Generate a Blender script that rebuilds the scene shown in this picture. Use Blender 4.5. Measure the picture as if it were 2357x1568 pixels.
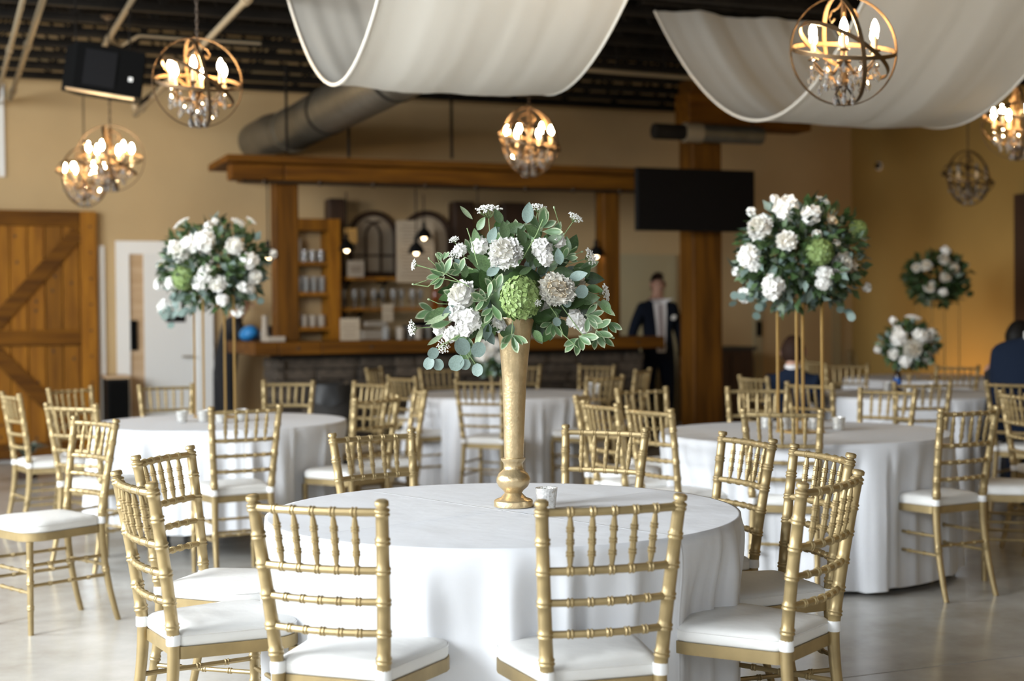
import bpy, bmesh, math, random
from mathutils import Vector, Matrix, Quaternion
from mathutils.bvhtree import BVHTree
random.seed(7)
for o in list(bpy.data.objects): bpy.data.objects.remove(o)
SC = bpy.context.scene
COL = SC.collection
pi = math.pi

# ------------------------------------------------------------------ camera
FPX, PCX, PCY = 50 / 36 * 2357, 1178.5, 784.0
CAM_H, HORIZON, ROLL = 1.38, 728.0, -0.009
PITCH = math.atan((PCY - HORIZON) / FPX)
CROT = Matrix.Rotation(pi / 2 - PITCH, 3, 'X') @ Matrix.Rotation(ROLL, 3, 'Z')
cam_data = bpy.data.cameras.new('camera')
cam_data.lens = 50; cam_data.sensor_width = 36; cam_data.sensor_fit = 'HORIZONTAL'
cam = bpy.data.objects.new('camera', cam_data); COL.objects.link(cam)
cam.matrix_world = Matrix.Translation((0, 0, CAM_H)) @ CROT.to_4x4()
cam_data.dof.use_dof = True
cam_data.dof.focus_distance = 4.55
cam_data.dof.aperture_fstop = 2.0
cam_data.clip_end = 200
SC.camera = cam
CP = Vector((0, 0, CAM_H))

def ray(px, py):
    return (CROT @ Vector((px - PCX, -(py - PCY), -FPX))).normalized()
def at_z(px, py, z):
    d = ray(px, py); return CP + d * ((z - CAM_H) / d.z)
def at_y(px, py, Y):
    d = ray(px, py); return CP + d * (Y / d.y)
def project(p):
    q = CROT.transposed() @ (Vector(p) - CP)
    return PCX + FPX * q.x / -q.z, PCY - FPX * q.y / -q.z

# room frame: t runs along the back wall to the right, u comes from the back wall into the room
RA = math.radians(22)
TD = Vector((math.cos(RA), math.sin(RA), 0)); UD = Vector((math.sin(RA), -math.cos(RA), 0))
W0 = Vector((-4.56, 14.0, 0))
def room(t, u, z=0.0):
    return W0 + TD * t + UD * u + Vector((0, 0, z))
def on_u(px, py, u):
    """room coordinates (t, z) of the pixel on the plane parallel to the back wall at distance u"""
    d = ray(px, py); p0 = W0 + UD * u
    k = (p0 - CP).dot(UD) / d.dot(UD); p = CP + d * k
    return (p - W0).dot(TD), p.z
def on_t(px, py, t):
    d = ray(px, py); p0 = W0 + TD * t
    k = (p0 - CP).dot(TD) / d.dot(TD); p = CP + d * k
    return (p - W0).dot(UD), p.z
T_L, T_R, U_F, DECK = -6.0, 9.44, 17.2, 4.35

# ------------------------------------------------------------------ world, light, exposure
wd = bpy.data.worlds.new('sky'); SC.world = wd; wd.use_nodes = True
wd.node_tree.nodes['Background'].inputs[0].default_value = (.72, .85, 1, 1)
wd.node_tree.nodes['Background'].inputs[1].default_value = 1.0
SC.view_settings.view_transform = 'Standard'; SC.view_settings.look = 'None'
SC.view_settings.gamma = 1.0; SC.view_settings.use_curve_mapping = False
SC.view_settings.exposure = -0.18
SC.cycles.max_bounces = 5; SC.cycles.diffuse_bounces = 3; SC.cycles.glossy_bounces = 2
SC.cycles.transmission_bounces = 4; SC.cycles.transparent_max_bounces = 4; SC.cycles.adaptive_threshold = .025
SC.cycles.caustics_reflective = False; SC.cycles.caustics_refractive = False
SC.cycles.use_light_tree = False
SC.cycles.sample_clamp_indirect = 6.0
DAY = (.90, .955, 1.0)
WIN_LEFT = [(0.9, 3.7), (5.2, 8.2), (9.0, 12.4), (13.2, 16.6)]          # u ranges of assumed, unseen windows, wall_left
WIN_FRONT = [(-5.4, -2.0), (-1.2, 2.2)]         # t ranges of assumed, unseen windows, wall_front
WZ0, WZ1 = .40, 4.20
SKY0 = 1.9          # daylight enters mostly above this height, where the panes look out on the sky
def area(name, loc, direction, sx, sy, power, color):
    l = bpy.data.lights.new(name, 'AREA'); l.shape = 'RECTANGLE'; l.size = sx; l.size_y = sy
    l.energy = power; l.color = color
    o = bpy.data.objects.new(name, l); COL.objects.link(o)
    o.location = loc; o.rotation_euler = Vector(direction).to_track_quat('-Z', 'Z').to_euler()
    return o
P_LEFT, P_FRONT = (60, 540, 930, 330), (45, 40)
for (a, b), pw in zip(WIN_LEFT, P_LEFT):  # area lamps for daylight through the assumed windows
    area('daylight', room(T_L + .42, (a + b) / 2, (SKY0 + WZ1) / 2), TD - Vector((0, 0, .35)), b - a - .1, WZ1 - SKY0 - .1, pw, DAY)
for (a, b), pw in zip(WIN_FRONT, P_FRONT):
    area('daylight', room((a + b) / 2, U_F - .42, (SKY0 + WZ1) / 2), -UD - Vector((0, 0, .35)), b - a - .1, WZ1 - SKY0 - .1, pw, DAY)

# ------------------------------------------------------------------ materials
MATS = {}
def mat(name, color, rough=.5, metal=0, noise=0, scale=8, col2=None, bump=0, bscale=60, spec=.5, trans=0, emit=None, estr=0, coat=0, stretch=None, subsurf=0, rnd=0, sheen=0):
    m = bpy.data.materials.new(name); m.use_nodes = True
    nt = m.node_tree; b = nt.nodes['Principled BSDF']; L = nt.links
    c = (*color, 1)
    b.inputs['Base Color'].default_value = c; b.inputs['Roughness'].default_value = rough
    b.inputs['Metallic'].default_value = metal; b.inputs['Specular IOR Level'].default_value = spec
    b.inputs['Transmission Weight'].default_value = trans; b.inputs['Coat Weight'].default_value = coat
    if sheen: b.inputs['Sheen Weight'].default_value = sheen
    if subsurf:
        b.inputs['Subsurface Weight'].default_value = subsurf; b.inputs['Subsurface Radius'].default_value = (.01, .01, .006)
    if emit:
        b.inputs['Emission Color'].default_value = (*emit, 1); b.inputs['Emission Strength'].default_value = estr
    tc = nt.nodes.new('ShaderNodeTexCoord'); vec = tc.outputs['Object']
    if stretch:
        mp = nt.nodes.new('ShaderNodeMapping'); mp.inputs['Scale'].default_value = stretch
        L.new(vec, mp.inputs['Vector']); vec = mp.outputs['Vector']
    out = None
    if noise or col2:
        n = nt.nodes.new('ShaderNodeTexNoise'); n.inputs['Scale'].default_value = scale; n.inputs['Detail'].default_value = 2.5
        L.new(vec, n.inputs['Vector'])
        r = nt.nodes.new('ShaderNodeValToRGB')
        k2 = col2 or tuple(max(0, x * (1 - noise)) for x in color)
        r.color_ramp.elements[0].position = .35; r.color_ramp.elements[0].color = (*k2, 1)
        r.color_ramp.elements[1].position = .65; r.color_ramp.elements[1].color = c
        L.new(n.outputs['Fac'], r.inputs['Fac']); out = r.outputs['Color']
    if rnd:
        oi = nt.nodes.new('ShaderNodeObjectInfo'); hs = nt.nodes.new('ShaderNodeHueSaturation')
        ma = nt.nodes.new('ShaderNodeMapRange'); ma.inputs['To Min'].default_value = 1 - rnd; ma.inputs['To Max'].default_value = 1 + rnd
        L.new(oi.outputs['Random'], ma.inputs['Value']); L.new(ma.outputs['Result'], hs.inputs['Value'])
        hs.inputs['Color'].default_value = c
        if out: L.new(out, hs.inputs['Color'])
        out = hs.outputs['Color']
    if out: L.new(out, b.inputs['Base Color'])
    if bump:
        n2 = nt.nodes.new('ShaderNodeTexNoise'); n2.inputs['Scale'].default_value = bscale; n2.inputs['Detail'].default_value = 1.5
        L.new(vec, n2.inputs['Vector'])
        bp = nt.nodes.new('ShaderNodeBump'); bp.inputs['Strength'].default_value = bump; bp.inputs['Distance'].default_value = .01
        L.new(n2.outputs['Fac'], bp.inputs['Height']); L.new(bp.outputs['Normal'], b.inputs['Normal'])
    MATS[name] = m
    return m
mat('gold_paint', (.42, .312, .148), .40, .5, noise=.2, scale=14, spec=.6)
mat('gold_vase', (.63, .48, .27), .33, .65, noise=.22, scale=26, bump=.12, bscale=110)
mat('gold_rod', (.62, .42, .16), .32, .7)
mat('cushion', (.78, .77, .74), .62, bump=.25, bscale=22)
mat('strap', (.86, .86, .85), .6)
mat('wood_wall', (.60, .52, .40), .9)
mat('wall', (.52, .375, .20), .9, spec=.15, noise=.05, scale=2)
mat('wall_warm_lit', (.40, .25, .075), .9, spec=.15, noise=.05, scale=2)  # right wall: orange of the warm light put into the paint colour
mat('trim', (.80, .79, .76), .5)
mat('door_tan', (.40, .335, .20), .6, spec=.2)
mat('door_white', (.74, .74, .72), .5)
mat('black', (.005, .005, .005), .6, spec=.15)
mat('black_soft', (.005, .005, .005), .95, spec=.05)
mat('screen', (.003, .003, .004), .5, spec=.15)
mat('steel_dark', (.014, .011, .008), .8, spec=.2, noise=.5, scale=5)
mat('deck', (.010, .008, .006), .9)
mat('pipe', (.27, .215, .14), .6, .2)
mat('duct', (.20, .185, .15), .42, .75, noise=.2, scale=6)
mat('wood_orange', (.29, .118, .009), .6, spec=.2, noise=.55, scale=3.2, stretch=(6, 6, .6), rnd=.22, bump=.2, bscale=18, col2=(.19, .072, .006))
mat('wood_beam', (.165, .064, .005), .65, spec=.15, scale=3.0, stretch=(.5, 5, 5), rnd=.15, bump=.2, bscale=12, col2=(.085, .031, .003))
mat('wood_post', (.135, .053, .005), .65, spec=.15, scale=3.0, stretch=(5, 5, .5), rnd=.15, bump=.2, bscale=12, col2=(.07, .027, .003))
mat('wood_pale', (.56, .40, .25), .5, scale=3.0, stretch=(.5, 5, 5), col2=(.46, .31, .17))
mat('wood_dark', (.05, .022, .009), .6, scale=3, stretch=(5, 5, .6), col2=(.035, .017, .008))
mat('knot', (.035, .016, .006), .7)
mat('stone', (.085, .064, .045), .9, noise=.5, scale=7, rnd=.45, bump=.6, bscale=20)
mat('mortar', (.03, .025, .02), .95)
mat('bronze', (.12, .072, .034), .45, .7)
mat('bronze_dark', (.045, .03, .018), .5, .6)
mat('candle', (.80, .60, .36), .5)
mat('bulb', (1, .85, .6), .3, emit=(1, .70, .36), estr=260)
mat('bulb_off', (.25, .22, .18), .1)
mat('bulb_small', (1, .85, .6), .3, emit=(1, .74, .44), estr=14)
mat('glass', (1, 1, 1), .02, trans=1)
mat('glass_thin', (.85, .85, .82), .06, trans=.75)
mat('crystal', (1, 1, 1), .01, trans=.9, spec=1)
mat('mercury', (.80, .79, .75), .22, .55, noise=.3, scale=60, bump=.4, bscale=90)
mat('wax', (.85, .82, .74), .5)
mat('leaf', (.105, .175, .07), .42, noise=.35, scale=18, rnd=.4, spec=.45)
mat('leaf_dark', (.055, .108, .032), .42, noise=.35, scale=18, rnd=.4)
mat('leaf_blue', (.20, .275, .24), .5, noise=.2, scale=12, rnd=.22)
mat('leaf_pale', (.36, .45, .27), .5, noise=.25, scale=20, rnd=.2)
mat('stem', (.22, .31, .13), .6)
mat('petal', (.92, .89, .80), .6, subsurf=.0, rnd=.04, noise=.06, scale=30)
mat('petal_white', (.93, .915, .87), .6, rnd=.04)
mat('petal_cream', (.82, .72, .56), .6, rnd=.05, noise=.08, scale=20)
mat('petal_peach', (.70, .56, .38), .6)
mat('hydrangea', (.29, .39, .135), .55, noise=.35, scale=28, col2=(.19, .28, .08))
mat('navy', (.006, .009, .018), .9, spec=.2)
mat('navy_bright', (.007, .014, .032), .9, spec=.2)
mat('cloth_black', (.008, .008, .010), .85)
mat('skin', (.48, .27, .19), .55)
mat('hair_brown', (.028, .013, .008), .7, spec=.2, bump=.4, bscale=60)
mat('hair_black', (.006, .005, .004), .6, spec=.2, bump=.4, bscale=60)
mat('shirt', (.80, .78, .78), .7)
mat('tie', (.50, .42, .42), .6, noise=.5, scale=60)
mat('bag_blue', (.02, .20, .50), .5)
mat('bag_dark', (.02, .022, .035), .7)
mat('bin_grey', (.03, .028, .026), .6)
mat('paper', (.44, .36, .26), .8)
mat('paper_white', (.36, .31, .25), .8)
mat('ink', (.16, .12, .09), .8)
mat('amber', (.35, .085, .012), .1, trans=.5)
mat('bottle_dark', (.025, .012, .008), .12)
mat('bottle_blue', (.015, .12, .45), .3)
mat('liner', (.01, .01, .01), .3)
mat('table_leg', (.05, .055, .06), .5)
mat('table_top', (.55, .53, .5), .6)
mat('chair_far', (.5, .37, .17), .45, .4)

def principled(m): return m.node_tree.nodes['Principled BSDF']
def cloth_material():
    m = mat('tablecloth', (.75, .76, .785), .75, spec=.3)
    nt = m.node_tree; L = nt.links; b = principled(m)
    tc = nt.nodes.new('ShaderNodeTexCoord'); sx = nt.nodes.new('ShaderNodeSeparateXYZ')
    L.new(tc.outputs['Object'], sx.inputs[0])
    hs = []
    for ax in ('X', 'Y'):
        a = nt.nodes.new('ShaderNodeMath'); a.operation = 'ABSOLUTE'; L.new(sx.outputs[ax], a.inputs[0])
        r = nt.nodes.new('ShaderNodeMapRange'); r.inputs['From Max'].default_value = .006; r.inputs['To Min'].default_value = 1; r.inputs['To Max'].default_value = 0
        L.new(a.outputs[0], r.inputs['Value']); hs.append(r.outputs[0])
    mx = nt.nodes.new('ShaderNodeMath'); mx.operation = 'MAXIMUM'; L.new(hs[0], mx.inputs[0]); L.new(hs[1], mx.inputs[1])
    n = nt.nodes.new('ShaderNodeTexNoise'); n.inputs['Scale'].default_value = 6; n.inputs['Detail'].default_value = 3
    L.new(tc.outputs['Object'], n.inputs['Vector'])
    ad = nt.nodes.new('ShaderNodeMath'); ad.operation = 'MULTIPLY_ADD'; ad.inputs[1].default_value = .25
    L.new(mx.outputs[0], ad.inputs[0]); L.new(n.outputs['Fac'], ad.inputs[2])
    bp = nt.nodes.new('ShaderNodeBump'); bp.inputs['Strength'].default_value = .8; bp.inputs['Distance'].default_value = .008
    L.new(ad.outputs[0], bp.inputs['Height']); L.new(bp.outputs['Normal'], b.inputs['Normal'])
cloth_material()
def drape_material():
    m = bpy.data.materials.new('drape'); m.use_nodes = True; nt = m.node_tree
    b = principled(m); b.inputs['Base Color'].default_value = (.84, .80, .71, 1); b.inputs['Roughness'].default_value = .85
    tr = nt.nodes.new('ShaderNodeBsdfTranslucent'); tr.inputs[0].default_value = (.80, .76, .68, 1)
    mx = nt.nodes.new('ShaderNodeMixShader'); mx.inputs[0].default_value = .12
    nt.links.new(b.outputs[0], mx.inputs[1]); nt.links.new(tr.outputs[0], mx.inputs[2])
    nt.links.new(mx.outputs[0], nt.nodes['Material Output'].inputs[0]); MATS['drape'] = m
drape_material()
def varieg_material():
    m = mat('leaf_varieg', (.11, .20, .085), .45, rnd=.2); nt = m.node_tree; L = nt.links; b = principled(m)
    old = b.inputs['Base Color'].links[0].from_socket
    tc = nt.nodes.new('ShaderNodeTexCoord'); sx = nt.nodes.new('ShaderNodeSeparateXYZ'); L.new(tc.outputs['Generated'], sx.inputs[0])
    acc = []
    for ax in ('X', 'Y'):
        s = nt.nodes.new('ShaderNodeMath'); s.operation = 'MULTIPLY_ADD'; s.inputs[1].default_value = 2; s.inputs[2].default_value = -1; L.new(sx.outputs[ax], s.inputs[0])
        p = nt.nodes.new('ShaderNodeMath'); p.operation = 'MULTIPLY'; L.new(s.outputs[0], p.inputs[0]); L.new(s.outputs[0], p.inputs[1]); acc.append(p.outputs[0])
    a = nt.nodes.new('ShaderNodeMath'); L.new(acc[0], a.inputs[0]); L.new(acc[1], a.inputs[1])
    n = nt.nodes.new('ShaderNodeTexNoise'); n.inputs['Scale'].default_value = 90; L.new(tc.outputs['Object'], n.inputs['Vector'])
    ad = nt.nodes.new('ShaderNodeMath'); ad.operation = 'MULTIPLY_ADD'; ad.inputs[1].default_value = 1.2; L.new(n.outputs['Fac'], ad.inputs[0]); L.new(a.outputs[0], ad.inputs[2])
    r = nt.nodes.new('ShaderNodeMapRange'); r.inputs['From Min'].default_value = 1.1; r.inputs['From Max'].default_value = 1.3; L.new(ad.outputs[0], r.inputs['Value'])
    mx = nt.nodes.new('ShaderNodeMix'); mx.data_type = 'RGBA'; L.new(r.outputs[0], mx.inputs[0]); L.new(old, mx.inputs[6]); mx.inputs[7].default_value = (.40, .45, .29, 1)
    L.new(mx.outputs[2], b.inputs['Base Color'])
varieg_material()
def floor_material():
    m = mat('concrete', (.40, .37, .32), .16, spec=.55); nt = m.node_tree; L = nt.links; b = principled(m)
    tc = nt.nodes.new('ShaderNodeTexCoord')
    n = nt.nodes.new('ShaderNodeTexNoise'); n.inputs['Scale'].default_value = 1.3; n.inputs['Detail'].default_value = 6; n.inputs['Roughness'].default_value = .62
    L.new(tc.outputs['Object'], n.inputs['Vector'])
    r = nt.nodes.new('ShaderNodeValToRGB'); e = r.color_ramp.elements
    e[0].position = .30; e[0].color = (.36, .325, .27, 1); e[1].position = .66; e[1].color = (.66, .64, .60, 1)
    k = r.color_ramp.elements.new(.5); k.color = (.54, .52, .475, 1)
    L.new(n.outputs['Fac'], r.inputs['Fac']); L.new(r.outputs['Color'], b.inputs['Base Color'])
    n2 = nt.nodes.new('ShaderNodeTexNoise'); n2.inputs['Scale'].default_value = 5; n2.inputs['Detail'].default_value = 6; L.new(tc.outputs['Object'], n2.inputs['Vector'])
    mr = nt.nodes.new('ShaderNodeMapRange'); mr.inputs['To Min'].default_value = .12; mr.inputs['To Max'].default_value = .30; L.new(n2.outputs['Fac'], mr.inputs['Value']); L.new(mr.outputs[0], b.inputs['Roughness'])
floor_material()

# ------------------------------------------------------------------ mesh helpers
class MB:
    def __init__(s): s.v = []; s.f = []; s.m = []
    def add(s, vs, fs, mi=0, M=None):
        k = len(s.v)
        s.v += [tuple(M @ Vector(p)) if M else tuple(p) for p in vs]
        s.f += [tuple(i + k for i in f) for f in fs]; s.m += [mi] * len(fs); return s
    def box(s, c, size, rz=0, mi=0, M=None):
        x, y, z = (a / 2 for a in size); c = Vector(c); R = Matrix.Rotation(rz, 3, 'Z')
        vs = [c + R @ Vector((a * x, b * y, d * z)) for d in (-1, 1) for b in (-1, 1) for a in (-1, 1)]
        return s.add(vs, [(0, 2, 3, 1), (4, 5, 7, 6), (0, 1, 5, 4), (2, 6, 7, 3), (0, 4, 6, 2), (1, 3, 7, 5)], mi, M)
    def rbox(s, c, size, bev=.006, rz=0, mi=0):
        """box with chamfered edges"""
        x, y, z = (a / 2 for a in size); b = min(bev, x * .9, y * .9, z * .9); bm = bmesh.new()
        bmesh.ops.create_cube(bm, size=1)
        for v in bm.verts: v.co = Vector((v.co.x * 2 * x, v.co.y * 2 * y, v.co.z * 2 * z))
        bmesh.ops.bevel(bm, geom=bm.edges[:], offset=b, segments=1, affect='EDGES')
        R = Matrix.Rotation(rz, 3, 'Z'); c = Vector(c); bm.verts.index_update()
        vs = [c + R @ v.co for v in bm.verts]; fs = [[v.index for v in f.verts] for f in bm.faces]; bm.free()
        return s.add(vs, fs, mi)
    def beam(s, a, b, w, h, mi=0):
        a, b = Vector(a), Vector(b); d = (b - a).normalized(); up = Vector((0, 0, 1)) if abs(d.z) < .9 else Vector((0, 1, 0))
        x = d.cross(up).normalized(); y = x.cross(d)
        vs = [p + x * i * w / 2 + y * j * h / 2 for p in (a, b) for i, j in ((-1, -1), (1, -1), (1, 1), (-1, 1))]
        return s.add(vs, [(3, 2, 1, 0), (4, 5, 6, 7)] + [(i, (i + 1) % 4, (i + 1) % 4 + 4, i + 4) for i in range(4)], mi)
    def tube(s, pts, rad, n=8, caps=True, mi=0, closed=False, flat=1.0):
        pts = [Vector(p) for p in pts]; N = len(pts)
        if not hasattr(rad, '__len__'): rad = [rad] * N
        vs = []; x = None
        for i, p in enumerate(pts):
            a = pts[(i - 1) % N] if closed or i else p; b = pts[(i + 1) % N] if closed or i < N - 1 else p
            d = (b - a).normalized() if (b - a).length > 1e-9 else Vector((0, 0, 1))
            if x is None:
                x = d.orthogonal().normalized()
            else:
                x = (x - d * x.dot(d)); x = x.normalized() if x.length > 1e-6 else d.orthogonal().normalized()
            y = d.cross(x)
            for k in range(n):
                t = 2 * pi * k / n; vs.append(p + (x * math.cos(t) + y * math.sin(t) * flat) * rad[i])
        fs = []
        for i in range(N if closed else N - 1):
            j = (i + 1) % N
            for k in range(n): fs.append((i * n + k, i * n + (k + 1) % n, j * n + (k + 1) % n, j * n + k))
        if caps and not closed:
            fs.append(tuple(range(n))[::-1]); fs.append(tuple((N - 1) * n + k for k in range(n)))
        return s.add(vs, fs, mi)
    def lathe(s, prof, n=24, c=(0, 0, 0), mi=0, caps=True, M=None):
        c = Vector(c); vs = []; N = len(prof)
        for r, z in prof:
            for k in range(n):
                t = 2 * pi * k / n; vs.append(c + Vector((r * math.cos(t), r * math.sin(t), z)))
        fs = [(i * n + k, i * n + (k + 1) % n, (i + 1) * n + (k + 1) % n, (i + 1) * n + k) for i in range(N - 1) for k in range(n)]
        if caps: fs.append(tuple(range(n))[::-1]); fs.append(tuple((N - 1) * n + k for k in range(n)))
        return s.add(vs, fs, mi, M)
    def ball(s, c, r, n=8, m=5, mi=0, M=None):
        if not hasattr(r, '__len__'): r = (r, r, r)
        vs = [(c[0], c[1], c[2] - r[2])]
        for i in range(1, m):
            a = pi * i / m - pi / 2
            for k in range(n):
                t = 2 * pi * k / n; vs.append((c[0] + r[0] * math.cos(a) * math.cos(t), c[1] + r[1] * math.cos(a) * math.sin(t), c[2] + r[2] * math.sin(a)))
        vs.append((c[0], c[1], c[2] + r[2])); fs = [(0, 1 + (k + 1) % n, 1 + k) for k in range(n)]
        for i in range(m - 2):
            for k in range(n): a = 1 + i * n; fs.append((a + k, a + (k + 1) % n, a + n + (k + 1) % n, a + n + k))
        e = len(vs) - 1; a = 1 + (m - 2) * n; fs += [(e, a + k, a + (k + 1) % n) for k in range(n)]
        return s.add(vs, fs, mi, M)
    def prism(s, outline, z0, z1, mi=0, M=None):
        n = len(outline); vs = [(x, y, z0) for x, y in outline] + [(x, y, z1) for x, y in outline]
        return s.add(vs, [tuple(range(n))[::-1], tuple(range(n, 2 * n))] + [(i, (i + 1) % n, n + (i + 1) % n, n + i) for i in range(n)], mi, M)
    def grid(s, nx, ny, fn, mi=0, M=None):
        vs = [fn(i / nx, j / ny) for j in range(ny + 1) for i in range(nx + 1)]
        return s.add(vs, [(j * (nx + 1) + i, j * (nx + 1) + i + 1, (j + 1) * (nx + 1) + i + 1, (j + 1) * (nx + 1) + i) for j in range(ny) for i in range(nx)], mi, M)
    def mesh(s, name, mats, smooth=True, angle=40):
        me = bpy.data.meshes.new(name); me.from_pydata(s.v, [], s.f)
        for m in ([mats] if isinstance(mats, str) else mats): me.materials.append(MATS[m])
        me.polygons.foreach_set('material_index', s.m)
        if smooth:
            me.polygons.foreach_set('use_smooth', [True] * len(me.polygons))
            me.set_sharp_from_angle(angle=math.radians(angle))
        me.update(); return me
    def build(s, name, mats, parent=None, smooth=True, loc=None, rz=0, angle=40):
        o = bpy.data.objects.new(name, s.mesh(name, mats, smooth, angle)); COL.objects.link(o)
        if parent: o.parent = parent
        if loc is not None: o.location = loc
        if rz: o.rotation_euler = (0, 0, rz)
        return o
def thing(name, label, cat, loc=(0, 0, 0), rz=0, group=None):
    o = bpy.data.objects.new(name, None); o.empty_display_size = .1; COL.objects.link(o)
    o.location = loc; o.rotation_euler = (0, 0, rz); return tag(o, label, cat, group)
def tag(o, label, cat, group=None):
    o['label'] = label; o['category'] = cat
    if group: o['group'] = group
    return o
def struct(o): o['kind'] = 'structure'; return o
def stuff(o): o['kind'] = 'stuff'; return o
def inst(name, me, parent, M=None, loc=None):
    o = bpy.data.objects.new(name, me); COL.objects.link(o); o.parent = parent
    if M is not None: o.matrix_local = M
    if loc is not None: o.location = loc
    return o
def copy_tree(src, parent=None):
    c = src.copy(); COL.objects.link(c); c.parent = parent
    for ch in src.children: copy_tree(ch, c)
    return c
def frame_m(pos, axis, normal, sc=1.0):
    """matrix whose Y follows axis and Z follows normal"""
    y = Vector(axis).normalized(); z = Vector(normal); z = (z - y * z.dot(y)).normalized(); x = y.cross(z)
    M = Matrix((x, y, z)).transposed().to_4x4(); s = sc if hasattr(sc, '__len__') else (sc, sc, sc)
    return Matrix.Translation(pos) @ M @ Matrix.Diagonal((*s, 1))
def lerp(a, b, t): return a + (b - a) * t
def smooth(x): x = max(0, min(1, x)); return x * x * (3 - 2 * x)

# ================================================================== the room
def rb(name, mats, parent=None, sm=False):
    """returns (MB, finish) in room coordinates: x = t, y = -u, z = height"""
    m = MB()
    def done():
        o = m.build(name, mats, parent, smooth=sm)
        if parent is None: o.location = W0; o.rotation_euler = (0, 0, RA)
        return o
    return m, done
def rbox_(m, t0, t1, u0, u1, z0, z1, mi=0):
    m.box(((t0 + t1) / 2, -(u0 + u1) / 2, (z0 + z1) / 2), (abs(t1 - t0), abs(u1 - u0), abs(z1 - z0)), 0, mi)
def sbox(name, mats, t0, t1, u0, u1, z0, z1, parent=None):
    m, d = rb(name, mats, parent); rbox_(m, t0, t1, u0, u1, z0, z1); return d()
def rroot(name, label=None, cat=None, group=None):
    o = bpy.data.objects.new(name, None); COL.objects.link(o); o.location = W0; o.rotation_euler = (0, 0, RA)
    if label: tag(o, label, cat, group)
    return o

# floor: cast slabs with sawn joints between them
fl = struct(sbox('floor', 'mortar', T_L - .3, T_R + .3, -.3, U_F + .3, -.2, -.012))
pj = at_z(2100, 1541, 0) - W0; uj = pj.dot(UD)
us = [-.3] + [x for x in (uj - 8.4, uj - 4.2, uj, uj + 4.2) if 0 < x < U_F] + [U_F + .3]
ts = [T_L - .3, -3.2, 1.0, 5.2, T_R + .3]
for i in range(len(us) - 1):
    for j in range(len(ts) - 1):
        sbox('floor_slab', 'concrete', ts[j] + .005, ts[j + 1] - .005, us[i] + .005, us[i + 1] - .005, -.012, 0, fl)
struct(sbox('wall_back', 'wall', T_L - .3, T_R + .3, -.25, 0, 0, DECK))
struct(sbox('wall_right', 'wall_warm_lit', T_R, T_R + .25, 0, U_F, 0, DECK))
struct(sbox('ceiling', 'deck', T_L - .3, T_R + .3, -.3, U_F + .3, DECK, DECK + .15))
def windowed(name, ranges, end, side):
    m, d = rb(name, 'wall')
    def seg(a, b, z0, z1):
        if side == 'left': rbox_(m, T_L - .25, T_L, a, b, z0, z1)
        else: rbox_(m, a, b, U_F, U_F + .25, z0, z1)
    cur = end[0]
    for a, b in ranges:
        seg(cur, a, 0, DECK); seg(a, b, 0, WZ0); seg(a, b, WZ1, DECK); cur = b
    seg(cur, end[1], 0, DECK); return struct(d())
windowed('wall_left', WIN_LEFT, (0, U_F), 'left'); windowed('wall_front', WIN_FRONT, (T_L, T_R), 'front')
k = 0
for side, rs in (('left', WIN_LEFT), ('front', WIN_FRONT)):  # frames of the assumed windows, all out of view
    for a, b in rs:
        k += 1; m, d = rb('window_%d' % k, 'trim')
        for f in (0, .5, 1):
            c = lerp(a + .03, b - .03, f)
            rbox_(m, *((T_L - .14, T_L - .08, c - .03, c + .03) if side == 'left' else (c - .03, c + .03, U_F + .08, U_F + .14)), WZ0, WZ1)
        for f in (0, .5, 1):
            z = lerp(WZ0 + .03, WZ1 - .03, f)
            rbox_(m, *((T_L - .14, T_L - .08, a, b) if side == 'left' else (a, b, U_F + .08, U_F + .14)), z - .03, z + .03)
        w = struct(d())
for nm, a in (('baseboard_back', (T_L, T_R, 0, .015)), ('baseboard_right', (T_R - .015, T_R, .02, U_F))):
    struct(sbox(nm, 'trim', a[0], a[1], a[2], a[3], 0, .12))

# open web steel joists, parallel to the back wall
web = None
for i in range(13):
    u = .42 + i * .56
    m, d = rb('ceiling_joist', 'steel_dark'); root = None
    zb, zt = 3.68, 4.22
    rbox_(m, T_L, T_R, u - .035, u + .035, zb, zb + .035); rbox_(m, T_L, T_R, u - .008, u + .008, zb + .03, zb + .07)
    j = d(); struct(j)
    sbox('top_chord', 'steel_dark', T_L, T_R, u - .035, u + .035, zt, DECK, j).parent = j
    m2 = MB(); x = T_L
    while x < T_R - .6:
        m2.beam((x, -u, zb + .05), (x + .3, -u, zt), .022, .022); m2.beam((x + .3, -u, zt), (x + .6, -u, zb + .05), .022, .022); x += .6
    w = m2.build('web_rods', 'steel_dark', j, smooth=False); stuff(w)
# conduits and sprinkler pipes
def run(px, py, z, u0, u1, r, label, name='conduit_pipe', m_='pipe', tilt=0):
    p = at_z(px, py, z) - W0; t = p.dot(TD); m = MB()
    m.tube([room(t, u0, z), room(t, u1, z)], r, 10)
    for q in range(int((u1 - u0) / 2.4) + 1):
        c = room(t, u0 + .5 + q * 2.4, z); dv = UD * .05
        m.tube([c - dv, c + dv], r * 1.45, 10)
    return tag(m.build(name, m_), label, 'pipe')
run(28, 215, 3.52, .1, 9, .024, 'tan painted pipe nearest the left edge of the ceiling, right of its pair')
run(2, 190, 3.48, .1, 9, .020, 'thin tan conduit at the far left of the ceiling above the barn door')
run(250, 90, 3.63, 2.4, 9, .022, 'short tan pipe on the ceiling above the hanging loudspeaker')
run(360, 215, 3.35, .6, 9, .024, 'tan sprinkler pipe passing behind the round chandelier left of the drape')
m = MB(); pts = [(250, 95), (280, 105), (320, 82), (400, 88), (600, 100)]
m.tube([at_z(x, y, 3.60) for x, y in pts], .012, 8)
tag(m.build('flexible_conduit', 'pipe'), 'wavy grey flexible conduit on the ceiling above the loudspeaker', 'conduit')
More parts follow.
